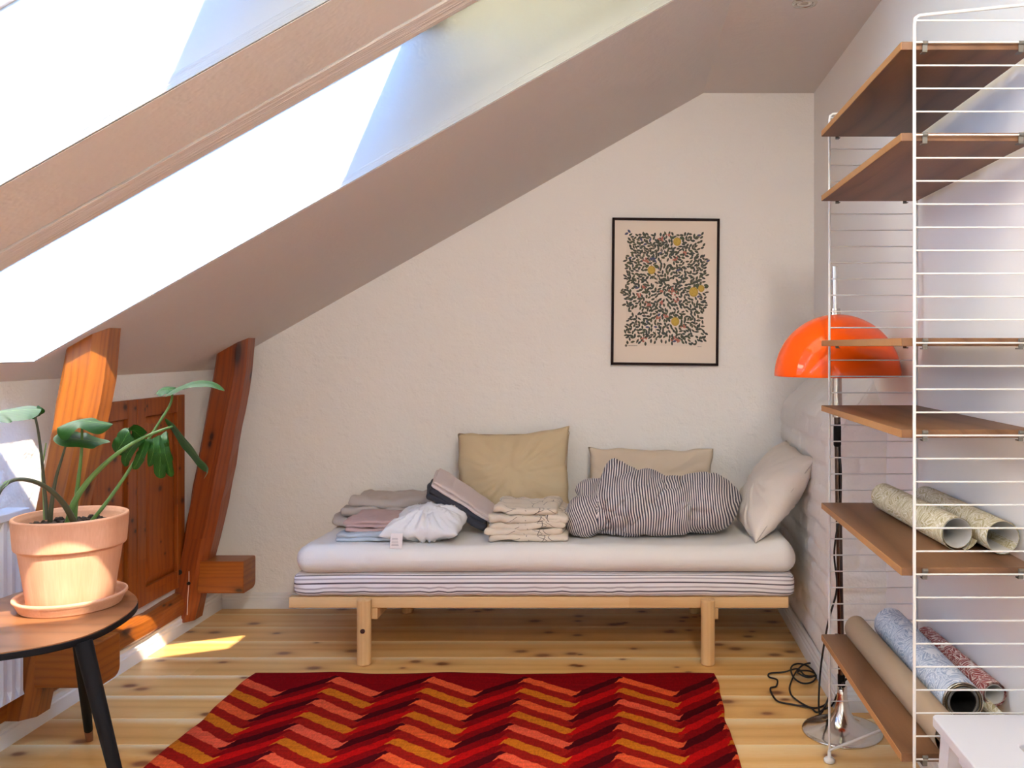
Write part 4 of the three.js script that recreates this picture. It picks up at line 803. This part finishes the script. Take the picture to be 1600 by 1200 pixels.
// ------------------------------------------------------------------ wire shelf
const ZN = 1.92, ZFAR = 2.735, boards = [1.941, 1.743, 1.298, 1.099, 0.80, 0.396];
{
  const t = thing('wire_shelf', 'tall white wire shelf with six walnut boards along the right wall', 'shelf');
  const xf = 0.6165, xb = 0.886;
  const rungG = new THREE.CylinderGeometry(0.002, 0.002, xb - xf, 8).rotateZ(Math.PI / 2).translate((xf + xb) / 2, 0, 0);
  for (const Z of [ZN, ZFAR]) {
    const post = (pts) => tube(pts, 0.0036, 90, 10);
    const front = new THREE.CurvePath();
    const line = [V(xf, 0.02, -Z), V(xf, 0.6, -Z), V(xf, 1.3, -Z), V(xf, 1.975, -Z), V(xf + 0.0015, 1.988, -Z), V(xf + 0.010, 1.9945, -Z), V(xf + 0.03, 1.997, -Z), V(xb, 2.021, -Z)];
    const seg = []; for (let i = 0; i + 1 < line.length; i++) seg.push(rod(line[i], line[i + 1], 0.0036, 0.0036, 10)); for (const q of line.slice(1, -1)) seg.push(new THREE.SphereGeometry(0.0036, 10, 8).translate(q.x, q.y, q.z));
    seg.push(rod(V(xb, 0.14, -Z), V(xb, 2.021, -Z), 0.0036, 0.0036, 10), new THREE.SphereGeometry(0.0036, 10, 8).translate(xb, 2.021, -Z));
    seg.push(rod(V(xf, 0.036, -Z), V(xb, 0.14, -Z), 0.0045, 0.0045, 10));
    const l = part('side_ladder', merge(seg), M.whiteMetal, t);
    part('foot', new THREE.LatheGeometry([[0, 0], [0.016, 0], [0.0175, 0.003], [0.0175, 0.009], [0.014, 0.013], [0.006, 0.016], [0.0055, 0.034], [0, 0.034]].map(([a, b]) => new THREE.Vector2(a, b)), 24).translate(xf, 0, -Z), M.whiteMetal, l);
    for (const y of [1.984, ...Array.from({ length: 36 }, (_, k) => 1.937 - 0.05 * k)]) { const r = part('rung', rungG, M.whiteMetal, l); r.position.set(0, y, -Z); }
  }
  const clipShape = (s) => merge([new THREE.CylinderGeometry(0.0042, 0.0042, 0.011, 12, 1).rotateZ(Math.PI / 2), box(-0.0055, 0.0055, -0.017, -0.002, -0.0035, -0.001, 0.0008), box(-0.0055, 0.0055, -0.0195, -0.017, -0.02, -0.001, 0.0008)]);
  const clipG = clipShape(), b0 = boxUV(box(0.591, 0.882, -0.018, 0, -ZFAR + 0.008, -ZN - 0.007, 0.0012), 1, 1, false);
  // grain along the length of the board
  { const p = b0.attributes.position, uv = b0.attributes.uv; for (let i = 0; i < p.count; i++) uv.setXY(i, -p.getZ(i), (p.getX(i) + p.getY(i)) * 1.3); }
  const edgeG = boxUV(box(0.5897, 0.5912, -0.0172, -0.0008, -ZFAR + 0.009, -ZN - 0.008, 0.0005), 1, 1); M.edgeWood = std({ map: texPine, color: lin(0.62, 0.50, 0.40), roughness: 0.5 });
  boards.forEach((y, i) => {
    const g = b0.clone(), uv = g.attributes.uv; for (let k = 0; k < uv.count; k++) uv.setXY(k, uv.getX(k) + i * 0.37, uv.getY(k) + i * 0.19);
    const b = part('shelf_board', g, M.walnut, t); b.position.y = y;
    part('front_edge', edgeG, M.edgeWood, b, 'lighter front edge band');
    for (const [x, Z, r] of [[0.640, ZN, 0], [0.848, ZN, 0], [0.640, ZFAR, Math.PI], [0.848, ZFAR, Math.PI]]) { const c = part('clip', clipG, M.clip, b); c.position.set(x, -0.005, -Z); c.rotation.y = r; }
  });
}
// ------------------------------------------------------------------ wallpaper rolls
function leafPattern(bg, cols, seed, n = 1500) {
  return canvasTex(512, 512, (k, w, h) => {
    const R = rng(seed); k.fillStyle = bg; k.fillRect(0, 0, w, h);
    for (let s = 0; s < 95; s++) {
      let x = R() * w, y = R() * h, a = R() * 6.3; const bend = (R() - 0.5) * 0.3;
      for (let i = 0; i < 9; i++) {
        x += Math.cos(a) * 17; y += Math.sin(a) * 17; a += bend;
        for (const d of [-1, 1]) {
          const la = a + d * (0.5 + R() * 0.3), l = 40 + R() * 22, wd = 8 + R() * 5, cv = d * (8 + R() * 8);
          for (const ox of [-w, 0, w]) for (const oy of [-h, 0, h]) {
            if (x + ox < -80 || x + ox > w + 80 || y + oy < -80 || y + oy > h + 80) continue;
            k.save(); k.translate(x + ox, y + oy); k.rotate(la); k.fillStyle = bg; k.beginPath(); k.moveTo(-2, 0); k.quadraticCurveTo(l / 2, -wd - 4 + cv, l + 4, cv); k.quadraticCurveTo(l / 2, wd + 4 + cv, -2, 0); k.fill();
            k.fillStyle = cols[(s + i) % cols.length]; k.beginPath(); k.moveTo(0, 0); k.quadraticCurveTo(l / 2, -wd + cv, l, cv); k.quadraticCurveTo(l / 2, wd + cv, 0, 0); k.fill(); k.restore();
          }
        }
      }
    }
  });
}
// paper wound in a spiral between two axis points: outer radius, inner radius, turns
function roll(a, b, r, ri, turns, start, flap = 0) {
  const n = Math.round(turns * 40), th = 0.0009, pos = [], uv = [], idx = [], ax = b.clone().sub(a), len = ax.length(), w = ax.clone().normalize(), x = V(0, 1, 0).cross(w).normalize(), y = w.clone().cross(x), q = V(), m = 6;
  let run = 0; const rows = [];
  for (let s = 0; s < 2; s++) {
    run = 0; let prev = null;
    for (let i = 0; i <= n; i++) {
      const t = i / n, ang = start + t * turns * Math.PI * 2, fl = flap * Math.max(0, 1 - i / 18) ** 2, rr = mix(r, ri, t) + fl - s * th;
      if (i) run += rr * turns * Math.PI * 2 / n;
      for (let k = 0; k <= m; k++) { q.copy(a).addScaledVector(ax, k / m).addScaledVector(x, Math.cos(ang) * rr).addScaledVector(y, Math.sin(ang) * rr); pos.push(q.x, q.y, q.z); uv.push(run, k / m * len); }
    }
  }
  const st = (n + 1) * (m + 1), id = (s, i, k) => s * st + i * (m + 1) + k;
  for (let i = 0; i < n; i++) for (let k = 0; k < m; k++) { idx.push(id(0, i, k), id(0, i + 1, k + 1), id(0, i + 1, k), id(0, i, k), id(0, i, k + 1), id(0, i + 1, k + 1)); idx.push(id(1, i, k), id(1, i + 1, k), id(1, i + 1, k + 1), id(1, i, k), id(1, i + 1, k + 1), id(1, i, k + 1)); }
  for (const k of [0, m]) for (let i = 0; i < n; i++) idx.push(id(0, i, k), id(0, i + 1, k), id(1, i + 1, k), id(0, i, k), id(1, i + 1, k), id(1, i, k));
  for (const i of [0, n]) for (let k = 0; k < m; k++) idx.push(id(0, i, k), id(1, i, k), id(1, i, k + 1), id(0, i, k), id(1, i, k + 1), id(0, i, k + 1));
  const outer = { pos, uv, idx }; const g = new THREE.BufferGeometry();
  g.setAttribute('position', new THREE.Float32BufferAttribute(pos, 3)); g.setAttribute('uv', new THREE.Float32BufferAttribute(uv, 2)); g.setIndex(idx);
  g.computeVertexNormals(); return g;
}
{
  const cream = leafPattern('#f0ead9', ['#c9bd94', '#d6cca6', '#bfb283'], 3), blue = leafPattern('#e2e6ee', ['#a9b6cc', '#bcc8da', '#9fb0c8'], 7), red = leafPattern('#eadfd6', ['#9c4640', '#a85048', '#8c3a36'], 12);
  const paper = (tex) => std({ map: rep(tex, 2.6, 2.6), roughness: 0.75 });
  const back = std({ color: lin(0.72, 0.70, 0.66), roughness: 0.85 });
  const tube2 = (a, b, r, ri, turns, start, m, name, label, flap = 0, inner = back) => {
    const t = thing(name, label, 'wallpaper roll');
    part('paper', roll(a, b, r, ri + (r - ri) * 0.25, turns, start, flap), m, t);
    const ins = new THREE.CylinderGeometry(ri, ri, a.distanceTo(b) * 0.998, 40, 1, true), d = b.clone().sub(a).normalize();
    const w = ri * 0.05; const ring = new THREE.LatheGeometry([[ri, -0.5], [ri + 0.001, -0.5], [ri + 0.001, 0.5], [ri, 0.5], [ri, -0.5]].map(([p, q]) => new THREE.Vector2(p, q * a.distanceTo(b) * 0.997)), 40);
    ring.applyQuaternion(new THREE.Quaternion().setFromUnitVectors(V(0, 1, 0), d)); const c = a.clone().add(b).multiplyScalar(0.5); ring.translate(c.x, c.y, c.z);
    part('inside', ring, inner, t, 'unprinted inner side'); return t;
  };
  const y5 = 0.80, y6 = 0.396;
  tube2(V(0.772, y5 + 0.0405, -2.09), V(0.748, y5 + 0.0405, -2.61), 0.0385, 0.034, 1.5, 3.5, paper(cream), 'wallpaper_roll', 'cream and gold leaf wallpaper roll with a loose outer edge, nearer the shelf front', 0.014);
  tube2(V(0.858, y5 + 0.0405, -2.04), V(0.850, y5 + 0.0405, -2.55), 0.0395, 0.0365, 1.3, 2.2, paper(cream), 'wallpaper_roll', 'cream and gold leaf wallpaper roll on the shelf, beside the right wall');
  tube2(V(0.704, y6 + 0.034, -1.945), V(0.690, y6 + 0.034, -2.70), 0.033, 0.026, 1.6, 4.4, std({ color: lin(0.36, 0.26, 0.175), roughness: 0.85 }), 'wallpaper_roll', 'plain brown kraft paper roll on the lowest board', 0.022, std({ color: lin(0.36, 0.26, 0.175), roughness: 0.85 }));
  const t = tube2(V(0.782, y6 + 0.050, -2.08), V(0.783, y6 + 0.050, -2.67), 0.0485, 0.031, 6, 1.2, paper(blue), 'wallpaper_roll', 'thick pale blue leaf-patterned wallpaper roll on the lowest board', 0, std({ color: lin(0.008, 0.008, 0.008), roughness: 0.7 }));
  const rim = (r0, r1, m, nm) => part(nm, new THREE.LatheGeometry([[r0, -0.004], [r1, -0.004], [r1, 0.002], [r0, 0.002], [r0, -0.004]].map(([a, b]) => new THREE.Vector2(a, b)), 48).rotateX(Math.PI / 2).translate(0.782, y6 + 0.050, -2.08), m, t);
  rim(0.044, 0.0475, M.steel, 'foil_edge'); rim(0.038, 0.0425, std({ color: lin(0.25, 0.21, 0.15), roughness: 0.3, metalness: 1 }), 'foil_edge'); rim(0.031, 0.0365, M.clip, 'foil_edge');
  part('core_end', new THREE.CircleGeometry(0.031, 32).rotateY(0).translate(0.782, y6 + 0.05, -2.3), M.black, t);
  tube2(V(0.872, y6 + 0.053, -2.12), V(0.869, y6 + 0.034, -2.60), 0.0295, 0.022, 2.6, 0.8, paper(red), 'wallpaper_roll', 'slim red and white leaf-patterned wallpaper roll behind the pale blue one');
  tube2(V(0.860, y6 + 0.0185, -1.955), V(0.859, y6 + 0.0185, -2.15), 0.0165, 0.0125, 2, 0.4, paper(cream), 'wallpaper_roll', 'short cream roll end peeping out under the red roll');
}
// ------------------------------------------------------------------ white step stool
{
  const t = thing('step_stool', 'white painted wooden step stool with a hand hole, in front of the shelf', 'stool');
  const x0 = 0.643, x1 = 0.888, z0 = 1.45, z1 = 1.88, y = 0.5;
  const sh = new THREE.Shape(), r = 0.012;
  sh.moveTo(x0 + r, z0); sh.lineTo(x1 - r, z0); sh.quadraticCurveTo(x1, z0, x1, z0 + r); sh.lineTo(x1, z1 - r); sh.quadraticCurveTo(x1, z1, x1 - r, z1); sh.lineTo(x0 + r, z1); sh.quadraticCurveTo(x0, z1, x0, z1 - r); sh.lineTo(x0, z0 + r); sh.quadraticCurveTo(x0, z0, x0 + r, z0);
  const hx = 0.774, hz = 1.68, hole = new THREE.Path(), hw = 0.0165, hl = 0.065;
  hole.moveTo(hx - hw, hz - hl + hw); hole.absarc(hx, hz + hl - hw, hw, Math.PI, 0, true); hole.absarc(hx, hz - hl + hw, hw, 0, -Math.PI, true); hole.closePath();
  sh.holes.push(hole);
  const lay = new THREE.Matrix4().makeBasis(V(1, 0, 0), V(0, 0, -1), V(0, 1, 0));
  part('top', new THREE.ExtrudeGeometry(sh, { depth: 0.016, bevelEnabled: true, bevelSize: 0.003, bevelThickness: 0.003, bevelSegments: 3, curveSegments: 16 }).applyMatrix4(lay).translate(0, y - 0.019, 0), M.white, t);
  const leg = (xa, za, xb, zb) => { const g = new THREE.BoxGeometry(0.03, 0.482, 0.05, 1, 1, 1), p = g.attributes.position; for (let i = 0; i < p.count; i++) { const k = p.getY(i) < 0; p.setX(i, p.getX(i) + (k ? xb : xa)); p.setZ(i, p.getZ(i) - (k ? zb : za)); p.setY(i, p.getY(i) + 0.241); } g.computeVertexNormals(); return g; };
  for (const [xa, xb] of [[0.672, 0.648], [0.858, 0.872]]) for (const [za, zb] of [[1.845, 1.865], [1.485, 1.40]]) part('leg', leg(xa, za, xb, zb), M.white, t);
  for (const x of [0.684, 0.846]) part('apron', box(x - 0.008, x + 0.008, 0.425, 0.481, -1.84, -1.49, 0.002), M.white, t);
  part('apron', box(0.68, 0.85, 0.425, 0.481, -1.862, -1.845, 0.002), M.white, t); part('apron', box(0.68, 0.85, 0.425, 0.481, -1.49, -1.474, 0.002), M.white, t);
  part('step', box(0.655, 0.87, 0.222, 0.242, -1.62, -1.36, 0.004), M.white, t);
}
scene.traverse((o) => { if (o.isMesh) { o.castShadow = true; o.receiveShadow = true; } });
renderer.render(scene, camera);
